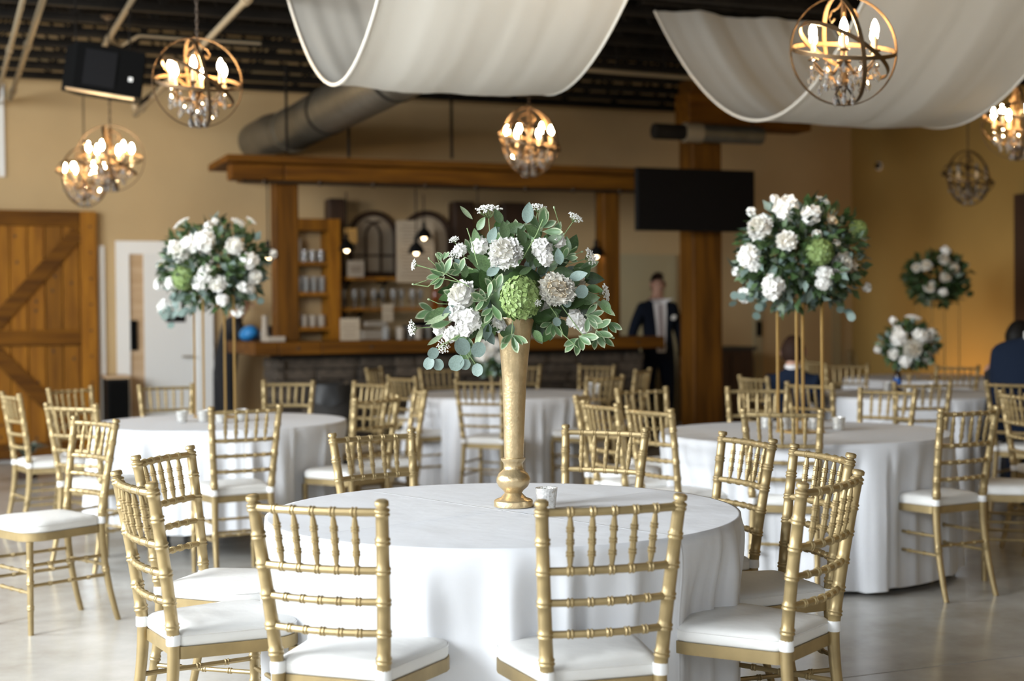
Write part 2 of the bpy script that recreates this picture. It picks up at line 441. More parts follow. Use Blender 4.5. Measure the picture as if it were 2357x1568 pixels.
m = MB(); m.tube([at_z(1345, 160, 3.5), at_z(1600, 180, 3.5)], .022, 8)
tag(m.build('sprinkler_pipe', 'pipe'), 'tan horizontal pipe on the ceiling between the two white drapes', 'pipe')
for x, y in ((1420, 175), (1530, 178)):
    p = at_z(x, y, 3.5); m = MB(); m.tube([p, p + Vector((0, 0, .72))], .008, 6)
    tag(m.build('hanger_rod', 'steel_dark'), 'thin rod holding up the tan pipe, %s one' % ('left' if x < 1500 else 'right'), 'rod')
for x, y0, y1, u in ((803, 300, 358, 1.9), (1040, 262, 360, 1.9), (660, 160, 345, 1.9)):
    t, za = on_u(x, y1, u); m = MB(); m.tube([room(t, u, za - .02), room(t, u, 3.7)], .014, 6)
    tag(m.build('suspension_rod', 'steel_dark'), 'dark rod from ceiling to bar canopy, ' + {803: 'right of the round duct', 1040: 'near the canopy middle', 660: 'left by the round duct'}[x], 'rod')
# round spiral duct
t, z = on_u(672, 300, 1.0); du = rroot('spiral_duct', 'large grey round spiral duct above the left end of the bar canopy', 'duct')
m = MB(); rr = .205; n = 110
m.tube([(t, -lerp(1.0, 5.5, i / n), z) for i in range(n + 1)], [rr + (.006 if i % 3 == 0 else 0) for i in range(n + 1)], 28)
m.build('pipe_run', 'duct', du, angle=60)
m = MB(); m.tube([(t, -.98, z), (t, -1.08, z)], rr + .018, 28); m.tube([(t, -.98, z), (t - .12, -.7, z), (t - .14, -.02, z)], rr * .97, 20); m.build('elbow', 'duct', du)
for q in (2.4, 4.4):
    m = MB(); m.tube([(t, -q, z), (t, -q - .05, z)], rr + .012, 28); m.tube([(t, -q - .02, z + rr), (t, -q - .02, 3.9)], .006, 6); m.build('hanger', 'steel_dark', du)
# small round duct and timber frame by the television
U_P = 2.5
t0, z0 = on_u(1578, 305, U_P + .3); t1, _ = on_u(1752, 305, U_P + .3); ta, _ = on_u(1505, 305, U_P + .3)
sd = rroot('air_register_duct', 'short grey round duct crossing the timber post above the television', 'duct')
m = MB(); n = 30; m.tube([(lerp(t0, t1, i / n), -U_P - .3, z0) for i in range(n + 1)], [.085 + (.004 if i % 2 else 0) for i in range(n + 1)], 20); m.build('pipe_run', 'duct', sd, angle=60)
m = MB(); m.tube([(t0 - .02, -U_P - .3, z0), (t0 + .16, -U_P - .3, z0)], .094, 20); m.build('collar', 'pipe', sd)
m = MB(); m.tube([(ta, -U_P - .3, z0), (t0, -U_P - .3, z0)], .075, 20); m.build('end_piece', 'steel_dark', sd)
m = MB(); m.tube([(t1 - .1, -U_P - .3, z0), (t1 - .1, -U_P - .3, 3.7)], .008, 6); m.build('hanger', 'steel_dark', sd)
t0, _ = on_u(1597, 600, U_P); t1, _ = on_u(1664, 600, U_P)
tf = rroot('timber_post', 'tall square orange timber post behind the black television', 'post')
m = MB(); m.rbox(((t0 + t1) / 2, -U_P + .15, 1.84), (t1 - t0, .28, 3.68), .012); m.build('post', 'wood_post', tf, smooth=False)
_, zb = on_u(1650, 292, U_P); m = MB(); m.rbox(((t0 + t1) / 2 + .5, -U_P + .15, zb + .17), (1.4, .30, .34), .012); m.build('header', 'wood_beam', tf, smooth=False)
POST_T = (t0 + t1) / 2
tv = rroot('television', 'large black flat television mounted on the timber post', 'television')
ta, za = on_u(1462, 385, U_P + .2); tb, zb = on_u(1735, 535, U_P + .2)
m = MB(); m.rbox(((ta + tb) / 2, -U_P - .2, (za + zb) / 2), (tb - ta, .05, za - zb), .008); m.build('housing', 'black', tv, smooth=False)
sbox('screen', 'screen', ta + .015, tb - .015, U_P + .225, U_P + .229, zb + .02, za - .015, tv)
sbox('wall_bracket', 'black_soft', POST_T - .12, POST_T + .12, U_P + .012, U_P + .174, (za + zb) / 2 - .12, (za + zb) / 2 + .12, tv)

# barn door on the back wall: planks, stiles, rails, braces
tl, _ = on_u(-60, 600, .1); tr, zt = on_u(221, 487, .1); bw = tr - tl; zt += 0.0
bd = rroot('barn_door', 'orange knotty pine barn door with diagonal braces at the left', 'door')
n = 7
for i in range(n):
    a = tl + bw * i / n; m = MB(); m.rbox((a + bw / n / 2, -.06, zt / 2 + .02), (bw / n - .006, .03, zt - .04), .005); m.build('plank', 'wood_orange', bd, smooth=False)
    for q in range(5):
        m = MB(); z_ = random.uniform(.1, zt - .2); m.ball((a + random.uniform(.05, bw / n - .05), -.074, z_), (.014, .004, .02), 8, 4); m.build('knot', 'knot', bd)
st = .155
for nm, a, b, z0, z1 in (('stile', tl, tl + st, .02, zt), ('stile', tr - st, tr, .02, zt)):
    m = MB(); m.rbox(((a + b) / 2, -.093, (z0 + z1) / 2), (b - a, .032, z1 - z0), .005); m.build(nm, 'wood_orange', bd, smooth=False)
_, zm = on_u(110, 778, .1)
for zc in (zt - .075, zm, .11):
    m = MB(); m.rbox(((tl + tr) / 2, -.093, zc), (bw - 2 * st - .004, .031, .15), .005); m.build('rail', 'wood_beam', bd, smooth=False)
for za, zb in (((zm + .075), (zt - .15)), ((zm - .075), .185)):
    A = Vector((tl + st + .02, -.093, za + (.06 if za > zm else -.06))); B = Vector((tr - st - .02, -.093, zb - (.06 if za > zm else -.06)))
    m = MB(); m.beam(A, B, .03, .14); m.build('brace', 'wood_beam', bd, smooth=False)
for i in range(9):
    m = MB(); m.ball((tr - .06, -.11, .25 + i * (zt - .4) / 8), (.013, .006, .013), 8, 4); m.build('bolt', 'knot', bd)
# white swing door and trims beside it
def trim_(px0, px1, py, name, u=.03, z1=None, mt='trim'):
    a, z = on_u(px0, py, 0); b, _ = on_u(px1, py, 0)
    return struct(sbox(name, mt, a, b, 0, u, 0, z1 or z))
trim_(226, 239, 566, 'trim_1')
a, zt = on_u(296, 585, 0); b, _ = on_u(452, 585, 0)
d1 = rroot('door_1'); struct(d1)
sbox('door_frame', 'trim', a - .13, a, 0, .045, 0, zt + .13, d1); sbox('door_frame', 'trim', b, b + .15, 0, .07, 0, zt + .13, d1); sbox('door_frame', 'trim', a, b, 0, .045, zt, zt + .13, d1)
sbox('door_leaf', 'door_white', a + .14, b, .005, .035, 0, zt, d1); sbox('jamb', 'wood_pale', a, a + .14, .004, .018, 0, zt, d1)
sbox('lite_frame', 'black', a + .35, a + .55, .036, .042, 1.35, 1.42, d1)
_, zz = on_u(303, 772, 0); sbox('hinge_plate', 'black_soft', a + .0, a + .07, .02, .05, zz - .15, zz + .15, d1)
m = MB(); m.tube([(b - .06, -.05, 1.0), (b - .06, -.09, 1.0), (b - .17, -.09, 1.0)], .01, 8); m.build('handle', 'pipe', d1)
# pale door behind the standing man
a, zt = on_u(1432, 606, 0); b, _ = on_u(1536, 606, 0); a -= .35
d2 = rroot('door_2'); struct(d2)
sbox('door_frame', 'door_tan', a - .1, a, 0, .04, 0, zt + .1, d2); sbox('door_frame', 'door_tan', b, b + .1, 0, .04, 0, zt + .1, d2); sbox('door_frame', 'door_tan', a, b, 0, .04, zt, zt + .1, d2)
sbox('door_leaf', 'door_tan', a, b, .004, .03, 0, zt, d2)
for z0, z1 in ((.25, .95), (1.1, zt - .15)): sbox('panel', 'door_tan', a + .12, b - .12, .03, .04, z0, z1, d2)
m = MB(); m.ball((a + .06, -.07, 1.0), .03); m.build('knob', 'pipe', d2)
# double door further right
a, _ = on_u(1742, 700, 0); b, zt = on_u(1922, 690, 0); zt = 2.15
d3 = rroot('door_3'); struct(d3)
sbox('door_frame', 'door_tan', a - .06, a + .06, 0, .04, 0, zt, d3); sbox('door_frame', 'door_tan', b - .06, b + .06, 0, .04, 0, zt, d3); sbox('door_frame', 'door_tan', a - .06, b + .06, 0, .04, zt, zt + .1, d3)
sbox('door_leaf', 'wall', a + .06, b - .06, .004, .02, 0, zt, d3); _, zz = on_u(1735, 757, 0); sbox('latch', 'black_soft', a - .03, a + .03, .04, .06, zz - .09, zz + .09, d3)
# dark opening at the right wall
u0, _ = on_t(2343, 700, T_R); struct(sbox('door_4', 'wood_dark', T_R - .05, T_R, u0, u0 + 1.6, 0, 2.6))
# motion sensor
u0, z0 = on_t(2025, 383, T_R); s_ = thing('motion_sensor', 'small round black and white sensor on the tan wall', 'sensor', room(T_R, u0, z0), RA)
m = MB(); m.lathe([(.05, 0), (.05, .02), (.04, .035)], 16, M=Matrix.Rotation(-pi / 2, 4, 'Y')); m.build('housing', 'trim', s_)
m = MB(); m.ball((-.05, -.03, 0), .035, 10, 6); m.build('lens', 'black', s_)
# wall switch plate
t0, z0 = on_u(2, 300, 0); struct(sbox('trim_2', 'trim', t0 - .03, t0 + .03, 0, .03, z0 - .45, z0 + .45))
# black cabinet with wood top by the barn door
t0, z0 = on_u(246, 866, .45); t1, _ = on_u(297, 866, .45)
cb = rroot('side_cabinet', 'black side cabinet with a wood top between barn door and white door', 'cabinet')
sbox('body', 'black', t0, t1, .06, .45, 0, z0 - .03, cb); m = MB(); m.rbox(((t0 + t1) / 2, -.25, z0 - .015), (t1 - t0 + .03, .44, .03), .005); m.build('top', 'wood_pale', cb, smooth=False)
sbox('door', 'black_soft', t0 + .02, t1 - .02, .451, .462, .05, z0 - .06, cb)
# dark console by the timber post
t0, z0 = on_u(1628, 800, .8); t1, _ = on_u(1735, 800, .8)
cs = rroot('console_cabinet', 'dark console cabinet behind the timber post', 'cabinet')
sbox('body', 'wood_dark', t0, t1, .3, .78, 0, z0 - .04, cs); sbox('top', 'bin_grey', t0 - .03, t1 + .03, .28, .82, z0 - .04, z0, cs)
for i in range(2): sbox('door', 'wood_dark', lerp(t0, t1, i / 2) + .02, lerp(t0, t1, (i + 1) / 2) - .02, .781, .80, .08, z0 - .08, cs)
m = MB(); m.lathe([(.03, 0), (.035, .05), (.035, .10), (.028, .10), (.028, .02)], 14, c=room(t0 + .2, .6, z0 + .001)); tag(m.build('drinking_glass', 'glass_thin'), 'small clear glass on the dark console cabinet', 'glass')

# ------------------------------------------------------------------ loudspeaker hung from the ceiling
p = at_y(238, 168, 10.2); sp = thing('loudspeaker', 'black wedge loudspeaker hanging from the ceiling at left', 'speaker', p, math.radians(14))
out = [(-.34, -.16), (-.20, -.26), (.33, -.20), (.30, .14), (-.24, .20)]
M = Matrix.Rotation(math.radians(8), 4, 'Y'); m = MB(); m.prism([(-.33, .1), (-.22, -.2), (.33, -.2), (.33, .2), (-.2, .25)], -.19, .19, M=M); m.build('cabinet', 'black_soft', sp, smooth=False)
m = MB(); m.box((-.02, -.205, 0), (.26, .012, .30), M=M); m.build('horn', 'screen', sp, smooth=False)
m = MB(); m.box((.235, -.205, -.05), (.035, .01, .035), M=M); m.build('badge', 'trim', sp, smooth=False)
for x in (-.22, .22):
    m = MB(); m.tube([(x, 0, .17), (x, 0, (4.2 - p.z) / .84)], .008, 6); m.build('hanger', 'steel_dark', sp)
m = MB(); m.box((0, -.12, -.197), (.56, .12, .008), M=M); m.build('bottom_bracket', 'wood_pale', sp, smooth=False); sp.scale = (.84, .84, .84)
p = at_y(312, 246, 12.6); ft = thing('spot_fixture', 'small ceiling spot fixture between the two left chandeliers', 'light', p, .5)
m = MB(); m.tube([(0, 0, 0), (.25, .05, .2)], .022, 8); m.build('arm', 'steel_dark', ft)
m = MB(); m.lathe([(.03, -.03), (.035, .03), (.02, .05)], 12); m.build('head', 'pipe', ft)
m = MB(); m.tube([(.25, .05, .2), (.25, .05, 4.2 - p.z)], .01, 6); m.build('hanger', 'steel_dark', ft)

# ------------------------------------------------------------------ the bar
U_B = 2.0
tA, zc = on_u(586, 792, U_B); tB, zc2 = on_u(1531, 771, U_B); ZB = (zc + zc2) / 2; TH = .118
bc = rroot('bar_counter', 'thick orange timber bar counter running along the bar', 'counter')
cuts = [tA, tA + .22, tA + .62, tA + 1.9, tA + 3.2, tB]
for a, b in zip(cuts, cuts[1:]):
    m = MB(); m.rbox(((a + b) / 2, -U_B + .34, ZB - TH / 2), (b - a - .003, .68, TH), .008); m.build('plank', 'wood_beam', bc, smooth=False)
m = MB(); m.rbox((tA + .34, -.98, ZB - TH / 2), (.68, .66, TH), .008); m.build('end_return', 'wood_beam', bc, smooth=False)
for i in range(6):
    m = MB(); m.ball((lerp(tA + .4, tB - .3, i / 5), -U_B - .001, ZB - .06), (.018, .004, .016), 8, 4); m.build('knot', 'knot', bc)
bb = rroot('stone_bar', 'rough stacked stone bar front under the timber counter', 'bar')
tA2, _ = on_u(650, 850, U_B - .22); tB2, _ = on_u(1476, 850, U_B - .22); UB2 = U_B - .25
sbox('core', 'mortar', tA2, tB2, UB2 - .12, UB2 - .01, 0, ZB - TH, bb)
sbox('core', 'mortar', tA2 + .01, tA2 + .12, 1.2, UB2 - .12, 0, ZB - TH, bb)
stones = []
for q in range(6):
    m = MB(); m.rbox((0, 0, 0), (1, 1, 1), .12); rg = random.Random(q)
    m.v = [(x + rg.uniform(-.04, .04), y + rg.uniform(-.08, .08), z + rg.uniform(-.04, .04)) for x, y, z in m.v]; stones.append(m.mesh('stone', 'stone', smooth=False))
z = .0; row = 0; rs = random.Random(3)
while z < ZB - TH - .05:
    h = rs.choice((.07, .085, .10)); h = min(h, ZB - TH - z)
    x = tA2 - .04
    while x < tB2:
        w = rs.uniform(.18, .42); w = min(w, tB2 + .03 - x) if tB2 + .03 - x > .1 else .1
        dp = rs.uniform(.06, .11)
        inst('stone', rs.choice(stones), bb, Matrix.Translation((x + w / 2, -UB2 - dp / 2 + .05, z + h / 2)) @ Matrix.Diagonal((w - .006, dp, h - .006, 1))); x += w
    y = 1.2
    while y < UB2 - .2:
        w = rs.uniform(.2, .4); inst('stone', rs.choice(stones), bb, Matrix.Translation((tA2 - .02, -y - w / 2, z + h / 2)) @ Matrix.Diagonal((.07, w - .006, h - .006, 1))); y += w
    z += h
# canopy: header beam, roof boards, posts
cn = rroot('bar_canopy', 'orange timber canopy on posts above the bar', 'canopy')
tC, zf0 = on_u(531, 414, U_B); tD, _ = on_u(1486, 434, U_B); _, zf1 = on_u(531, 374, U_B)
_, za = on_u(1400, 434, U_B); zf0 = (zf0 + za) / 2
tj, _ = on_u(655, 395, U_B)
for a, b in ((tC, tj), (tj, tD)):
    m = MB(); m.rbox(((a + b) / 2, -U_B + .1, (zf0 + zf1) / 2), (b - a - .006, .2, zf1 - zf0), .01); m.build('header_beam', 'wood_beam', cn, smooth=False)
tE, zr = on_u(524, 362, U_B + .12); tF, _ = on_u(1530, 380, U_B + .12)
tG, _ = on_u(545, 370, .1)
for i in range(4):  # unseen rear boards, added to shade the wall behind the bar
    a, b = lerp(.08, 1.15, i / 4), lerp(.08, 1.15, (i + 1) / 4); sbox('roof_board', 'wood_beam', tG, tF - .1, a + .004, b - .004, zf1 + .002, zf1 + .062, cn)
for i in range(5):
    a, b = lerp(1.15, U_B + .12, i / 5), lerp(1.15, U_B + .12, (i + 1) / 5)
    sbox('roof_board', 'wood_beam', tE, tF, a + .004, b - .004, zf1 + .002, zf1 + .062, cn)
for px in ((636, 690), (1392, 1430)):
    a, _ = on_u(px[0], 600, U_B - .05); b, _ = on_u(px[1], 600, U_B - .05)
    m = MB(); m.rbox(((a + b) / 2, -U_B + .17, (ZB + zf0) / 2), (b - a, .2, zf0 - ZB - .004), .012); m.build('post', 'wood_post', cn, smooth=False)
for px in ((762, 800), (1052, 1098), (1166, 1218)):
    a, _ = on_u(px[0], 500, .35); b, _ = on_u(px[1], 500, .35)
    m = MB(); m.rbox(((a + b) / 2, -.17, zf0 / 2), (b - a, .2, zf0 - .004), .012); m.build('back_post', 'wood_dark', cn, smooth=False)
m = MB(); m.tube([(tC + .1, -U_B - .03, zf0 - .02), (tD - .1, -U_B - .03, zf0 - .02)], .014, 8)
for i in range(8):
    m.ball((lerp(tC + .3, tD - .3, i / 7), -U_B - .03, zf0 - .02), .028, 8, 5)
m.build('conduit', 'bronze_dark', cn)
# pendant lamps under the header
pend = MB(); pend.lathe([(.018, .12), (.02, .06), (.06, .02), (.085, -.045), (.08, -.045), (.055, .015), (.015, .05)], 18, caps=False); pend_me = pend.mesh('shade', 'black')
bm_ = MB(); bm_.ball((0, 0, -.03), (.026, .026, .036), 10, 6); pb_me = bm_.mesh('bulb', 'bulb_small')
for i, (px, py, uu, nm) in enumerate(((617, 584, 1.9, 'leftmost, left of the bar post'), (798, 566, 1.0, 'above the framed sign'), (958, 572, 1.6, 'in front of the tall menu poster'), (976, 538, .9, 'behind the poster lamp, slightly right'), (1100, 560, 1.8, 'hidden behind the tall bouquet'), (1372, 580, 1.9, 'rightmost, by the right bar post'))):
    t, z = on_u(px, py, uu); pl = thing('pendant_lamp', 'small black pendant lamp of the bar, ' + nm, 'lamp', room(t, uu, z), 0, 'pendant lamps over the bar')
    inst('shade', pend_me, pl); inst('bulb', pb_me, pl)
    m = MB(); m.tube([(0, 0, .1), (0, 0, zf0 + .0 - z)], .006, 6); m.build('cord', 'black', pl)
# vertical cords seen above
# back bar: shelf cabinet at left
t0, zt = on_u(688, 530, .55); t1, _ = on_u(783, 530, .55)
sh = rroot('back_bar_shelf_unit', 'orange wooden open shelf unit behind the bar post', 'shelf')
sbox('side_panel', 'wood_orange', t0 - .15, t0 - .11, .2, .55, 0, zt + .12, sh); sbox('side_panel', 'wood_orange', t1 - .12, t1, .2, .55, 0, zt + .12, sh); sbox('top_panel', 'wood_orange', t0 - .11, t1 - .12, .2, .55, zt, zt + .12, sh)
sbox('back_panel', 'wall', t0 - .11, t1 - .12, .2, .215, 0, zt, sh)
SHZ = []
for py in (607, 677, 757):
    _, z = on_u(740, py, .55); SHZ.append(z); sbox('shelf', 'wood_orange', t0 - .11, t1 - .12, .215, .55, z - .02, z + .02, sh)
sbox('lower_cabinet', 'wood_dark', t0 - .11, t1 - .12, .215, .54, 0, SHZ[2] - .2, sh)
LCACHE = {}
ORD = ('first', 'second', 'third', 'fourth', 'fifth', 'sixth', 'seventh', 'eighth', 'ninth')
def lathe_obj(name, prof, mt, pos, label, cat, group, n=14):
    key = (name, mt); me = LCACHE.get(key)
    if me is None:
        m = MB(); m.lathe(prof, n); me = LCACHE[key] = m.mesh(name, mt)
    o = bpy.data.objects.new(name, me); COL.objects.link(o); o.location = pos; return tag(o, label, cat, group)
TUMB = [(.03, 0), (.036, .002), (.04, .12), (.037, .12), (.033, .008), (.0, .008)]
PINT = [(.028, 0), (.03, .002), (.040, .16), (.037, .16), (.028, .008), (.0, .008)]
for i in range(5):
    lathe_obj('pint_glass', PINT, 'glass_thin', room(t0 - .06 + i * .082, .42, SHZ[1] + .021), 'clear pint glass on the middle shelf, ' + ORD[i] + ' from the left', 'glass', 'pint glasses on the middle shelf')
for i in range(3):
    lathe_obj('tumbler_glass', TUMB, 'glass_thin', room(t0 + .09 + i * .085, .42, SHZ[0] + .021), 'clear tumbler on the upper shelf of the wooden unit, ' + ORD[i] + ' from the left', 'glass', 'tumblers on the upper shelf')
m = MB(); m.rbox((0, 0, .12), (.16, .02, .24), .004); o = m.build('framed_card', 'paper', smooth=False, loc=room(t0 - .01, .35, SHZ[0] + .021), rz=RA); tag(o, 'pale card leaning on the upper shelf', 'card')
for i in range(5):
    m = MB(); m.lathe([(.05, 0), (.06, .02), (.058, .03)], 16); o = m.build('stacked_plate', 'trim', loc=room(t0 - .03, .45, SHZ[2] + .021 + i * .0315)); tag(o, 'plate in the low stack on the bottom shelf, ' + ORD[i] + ' from below', 'plate', 'plates on the bottom shelf')
for i in range(3):
    lathe_obj('mug', TUMB, 'paper_white', room(t0 + .08 + i * .09, .42, SHZ[2] + .021), 'white mug on the bottom shelf of the wooden unit, ' + ORD[i] + ' from the left', 'mug', 'mugs on the bottom shelf')
# small plant on the shelf
m = MB(); rg = random.Random(2)
for i in range(40):
    a = rg.uniform(0, 2 * pi); e = rg.uniform(.1, 1.3); d = Vector((math.cos(a) * math.cos(e), math.sin(a) * math.cos(e), math.sin(e))) * .75; q = d.cross(Vector((0, 0, 1))).normalized() * .012
    m.add([d * .02, d * .06 + q, d * .10, d * .06 - q], [(0, 1, 2, 3)])
pl = thing('shelf_plant', 'small green plant on the bottom shelf of the wooden unit', 'plant', room(t0 + .0, .28, SHZ[2] + .021)); 
o = stuff(m.build('foliage', 'leaf_dark', pl)); o.location = (0, 0, .1)
m = MB(); m.lathe([(.04, 0), (.055, .1), (.05, .1), (.038, .02)], 14); m.build('pot', 'wood_dark', pl)
# wall shelves with bottles and stemware
tL1, z1 = on_u(792, 641, .45); tR1, _ = on_u(912, 641, .45); tL2, z2 = on_u(788, 712, .5); tR2, _ = on_u(1000, 712, .5)
def wall_shelf(t0, t1, z, label):
    r = rroot('wall_shelf', label, 'shelf'); sbox('board', 'wood_orange', t0, t1, .285, .50, z - .02, z + .015, r)
    for q in (.15, .85):
        m = MB(); tt = lerp(t0, t1, q); m.beam((tt, -.02, z - .02), (tt, -.4, z - .03), .02, .03); m.beam((tt, -.02, z - .2), (tt, -.36, z - .035), .02, .02); m.build('bracket', 'black', r, smooth=False)
    return r
wall_shelf(tL1, tR1, z1, 'upper orange wall shelf below the arched mirror'); wall_shelf(tL2, tR2 + .6, z2, 'lower orange wall shelf holding glasses and bottles')
WINE = [(.032, 0), (.032, .004), (.005, .01), (.005, .075), (.02, .09), (.036, .12), (.034, .165), (.030, .19), (.028, .19), (.031, .165), (.032, .12), (.015, .094), (.0, .09)]
for i in range(9):
    lathe_obj('stem_glass', WINE, 'glass_thin', room(tL2 + .05 + i * .105,   .36 + .06 * (i % 2), z2 + .016), 'clear stem glass on the lower wall shelf, ' + ORD[i] + ' from the left', 'glass', 'stem glasses on the lower shelf')
BOT = [(.034, 0), (.037, .005), (.037, .16), (.032, .19), (.013, .22), (.012, .275), (.015, .28), (.015, .295), (0, .295)]
for i in range(8):
    lathe_obj('liquor_bottle', BOT, ('amber', 'bottle_dark', 'amber', 'amber', 'bottle_dark', 'glass_thin', 'amber', 'bottle_dark')[i], room(tL2 + 1.05 + i * .105, .38, z2 + .016), ('amber', 'dark', 'amber', 'amber', 'dark', 'clear', 'amber', 'dark')[i] + ' liquor bottle on the lower wall shelf, ' + ORD[i] + ' from the left', 'bottle', 'liquor bottles on the lower shelf')
# arched mirrors: frame, muntins, panes
def arch(pxc, pxw, pyb, pyt, label):
    tc, zb = on_u(pxc, pyb, .05); tw, zt = on_u(pxc + pxw / 2, pyt, .05); hw = tw - tc; r = rroot('arched_window_mirror', label, 'mirror')
    zs = zt - hw
    arc = [(tc + hw * math.cos(a), -.05, zs + hw * math.sin(a)) for a in [pi * i / 14 for i in range(15)]]
    m = MB(); m.tube([(tc + hw, -.05, zb)] + arc + [(tc - hw, -.05, zb)], .03, 6); m.tube([(tc - hw, -.05, zb), (tc + hw, -.05, zb)], .03, 6); m.build('frame', 'wood_dark', r)
    m = MB(); nn = len(arc); m.add([(tc - hw, -.02, zb), (tc + hw, -.02, zb)] + [(x, -.02, z) for x, y, z in arc], [tuple(range(nn + 2))]); m.build('pane', 'paper', r, smooth=False)
    for q in (-.33, .33):
        m = MB(); m.beam((tc + hw * q * 1.0, -.045, zb), (tc + hw * q, -.045, zs), .02, .02); m.tube([(tc + hw * q + (hw * .66) * (math.cos(a) - 1) * (1 if q > 0 else -1), -.045, zs + hw * .66 * math.sin(a)) for a in [pi / 2 * i / 6 for i in range(7)]], .011, 6); m.build('muntin', 'wood_dark', r)
    m = MB(); m.beam((tc - hw, -.045, (zb + zs) / 2), (tc + hw, -.045, (zb + zs) / 2), .02, .02); m.build('muntin', 'wood_dark', r)
arch(860, 100, 632, 492, 'arched dark window mirror left of the tall menu poster')
arch(982, 104, 632, 492, 'arched dark window mirror behind the tall menu poster')
def paper(px0, py0, px1, py1, u, label, name='menu_poster', mt='paper', lines=16):
    a, z1 = on_u(px0, py0, u); b, z0 = on_u(px1, py1, u); r = rroot(name, label, 'sign')
    sbox('sheet', mt, a, b, u - .012, u, z0, z1, r)
    m, d = rb('print', 'ink', r)
    rg = random.Random(int(px0))
    for i in range(lines):
        z = lerp(z1 - .06, z0 + .05, i / max(1, lines - 1)); w = rg.uniform(.5, .85) * (b - a) / 2; c = (a + b) / 2
        rbox_(m, c - w, c + w, u, u + .001, z - .003, z + .003)
    stuff(d()); return r
paper(912, 507, 1001, 650, .62, 'tall beige paper menu poster hanging above the back bar shelf')
paper(800, 600, 838, 638, .6, 'small white paper notice beside the shelf unit', 'paper_notice', 'paper_white', 6)
paper(793, 525, 822, 560, .62, 'gold ornate little sign above the white notice', 'gold_sign', 'gold_rod', 2)
# items on the counter
def counter_sign(px0, px1, py0, py1, u, label, mt, lines):
    return paper(px0, py0, px1, py1, u, label, 'counter_sign', mt, lines)
counter_sign(783, 828, 733, 786, 1.7, 'tan card sign standing on the counter by the shelf unit', 'paper', 4)
counter_sign(1215, 1246, 745, 780, 1.6, 'white card sign on the counter behind the gold vase', 'paper_white', 3)
counter_sign(880, 905, 700, 740, .7, 'small framed picture on the back bar ledge', 'paper', 2)
t0, _ = on_u(800, 760, .75); t1, _ = on_u(1370, 760, .75)
r = rroot('back_bar_cooler', 'long black back bar cooler under the shelves', 'cooler')
sbox('body', 'black', t0, t1, .29, .7, 0, 1.0, r); sbox('top', 'wood_dark', t0, t1, .28, .75, 1.0, 1.04, r)
for i in range(4): sbox('door', 'screen', lerp(t0, t1, i / 4) + .03, lerp(t0, t1, (i + 1) / 4) - .03, .701, .715, .08, .95, r)
tz, zz = on_u(870, 755, .6)
for i, (dx, mt, lb) in enumerate(((0, 'paper_white', 'white napkin box on the back bar'), (.5, 'black', 'black espresso machine on the back bar'), (1.05, 'bin_grey', 'grey till machine on the back bar'))):
    m = MB(); m.rbox((0, 0, .13), (.3, .28, .26 if i else .16), .02); m.rbox((0, -.1, .27), (.24, .1, .06), .01); o = m.build('bar_machine' if i else 'napkin_box', mt, loc=room(tz + dx, .42, 1.041), rz=RA, smooth=False); tag(o, lb, 'machine' if i else 'box')
for i in range(6):
    lathe_obj('drink_cup', TUMB, 'paper_white' if i % 2 else 'glass_thin', room(tA + 1.35 + i * .1 + (i % 3) * .02, 1.6 + .08 * (i % 2), ZB + .001), ('white' if i % 2 else 'clear') + ' cup on the counter right of the tan card, ' + ORD[i // 2] + ' of these', 'cup', 'cups on the counter')
# bags and paper at the left counter end
def blob(name, mt, px, py, u, size, label, cat, seed):
    t, _ = on_u(px, py, u); rg = random.Random(seed); m = MB(); m.ball((0, 0, size[2] * .8), size, 18, 10)
    m.v = [(x * (1 + .12 * math.sin(7 * y + 9 * z + seed)), y, max(0, z + .02 * math.sin(13 * x + seed))) for x, y, z in m.v]
    return tag(m.build(name, mt, loc=room(t, u, ZB + .001), rz=RA), label, cat)
blob('blue_bag', 'bag_blue', 574, 775, 1.2, (.085, .12, .075), 'bright blue crumpled bag on the left counter end', 'bag', 1)
blob('folded_jacket', 'bag_dark', 626, 775, 1.5, (.12, .15, .07), 'dark folded jacket beside the blue bag on the counter', 'jacket', 2)
t, _ = on_u(645, 790, 1.75); m = MB(); m.lathe([(.035, 0), (.04, .01), (.035, .1), (.026, .2), (.03, .24), (.02, .24)], 14); tag(m.build('paper_roll', 'paper_white', loc=room(t - .12, 1.66, ZB + .001)), 'white paper roll standing at the bar post', 'roll')
m = MB(); m.rbox((0, 0, .025), (.17, .12, .05), .006); tag(m.build('paper_stack', 'paper_white', loc=room(t - .08, 1.9, ZB + .001), rz=RA, smooth=False), 'white stack of paper at the counter edge by the bar post', 'paper')
# rubbish bin in front of the bar
p = at_z(760, 935, .35); p = room(*(lambda q: ((q - W0).dot(TD), U_B + .45))(at_y(760, 850, 12.6)))
bn = thing('rubbish_bin', 'grey round bin with black liner in front of the bar', 'bin', p)
m = MB(); m.lathe([(.17, 0), (.18, .01), (.22, .72), (.235, .74), (.235, .77), (.20, .77), (.16, .03)], 24); m.build('body', 'bin_grey', bn)
m = MB(); n = 40; m.grid(n, 6, lambda a, b: ((.24 + .012 * math.sin(a * 40) * b) * math.cos(a * 2 * pi), (.24 + .012 * math.sin(a * 40) * b) * math.sin(a * 2 * pi), .80 - .17 * b + .02 * math.sin(a * 2 * pi * 5) * b)); m.grid(n, 3, lambda a, b: ((.24 - .06 * b) * math.cos(a * 2 * pi), (.24 - .06 * b) * math.sin(a * 2 * pi), .80 - .12 * b)); m.build('liner', 'liner', bn)
m = MB(); m.tube([(.235, 0, .6), (.27, 0, .62), (.27, 0, .68), (.235, 0, .7)], .012, 6); m.build('handle', 'bin_grey', bn)
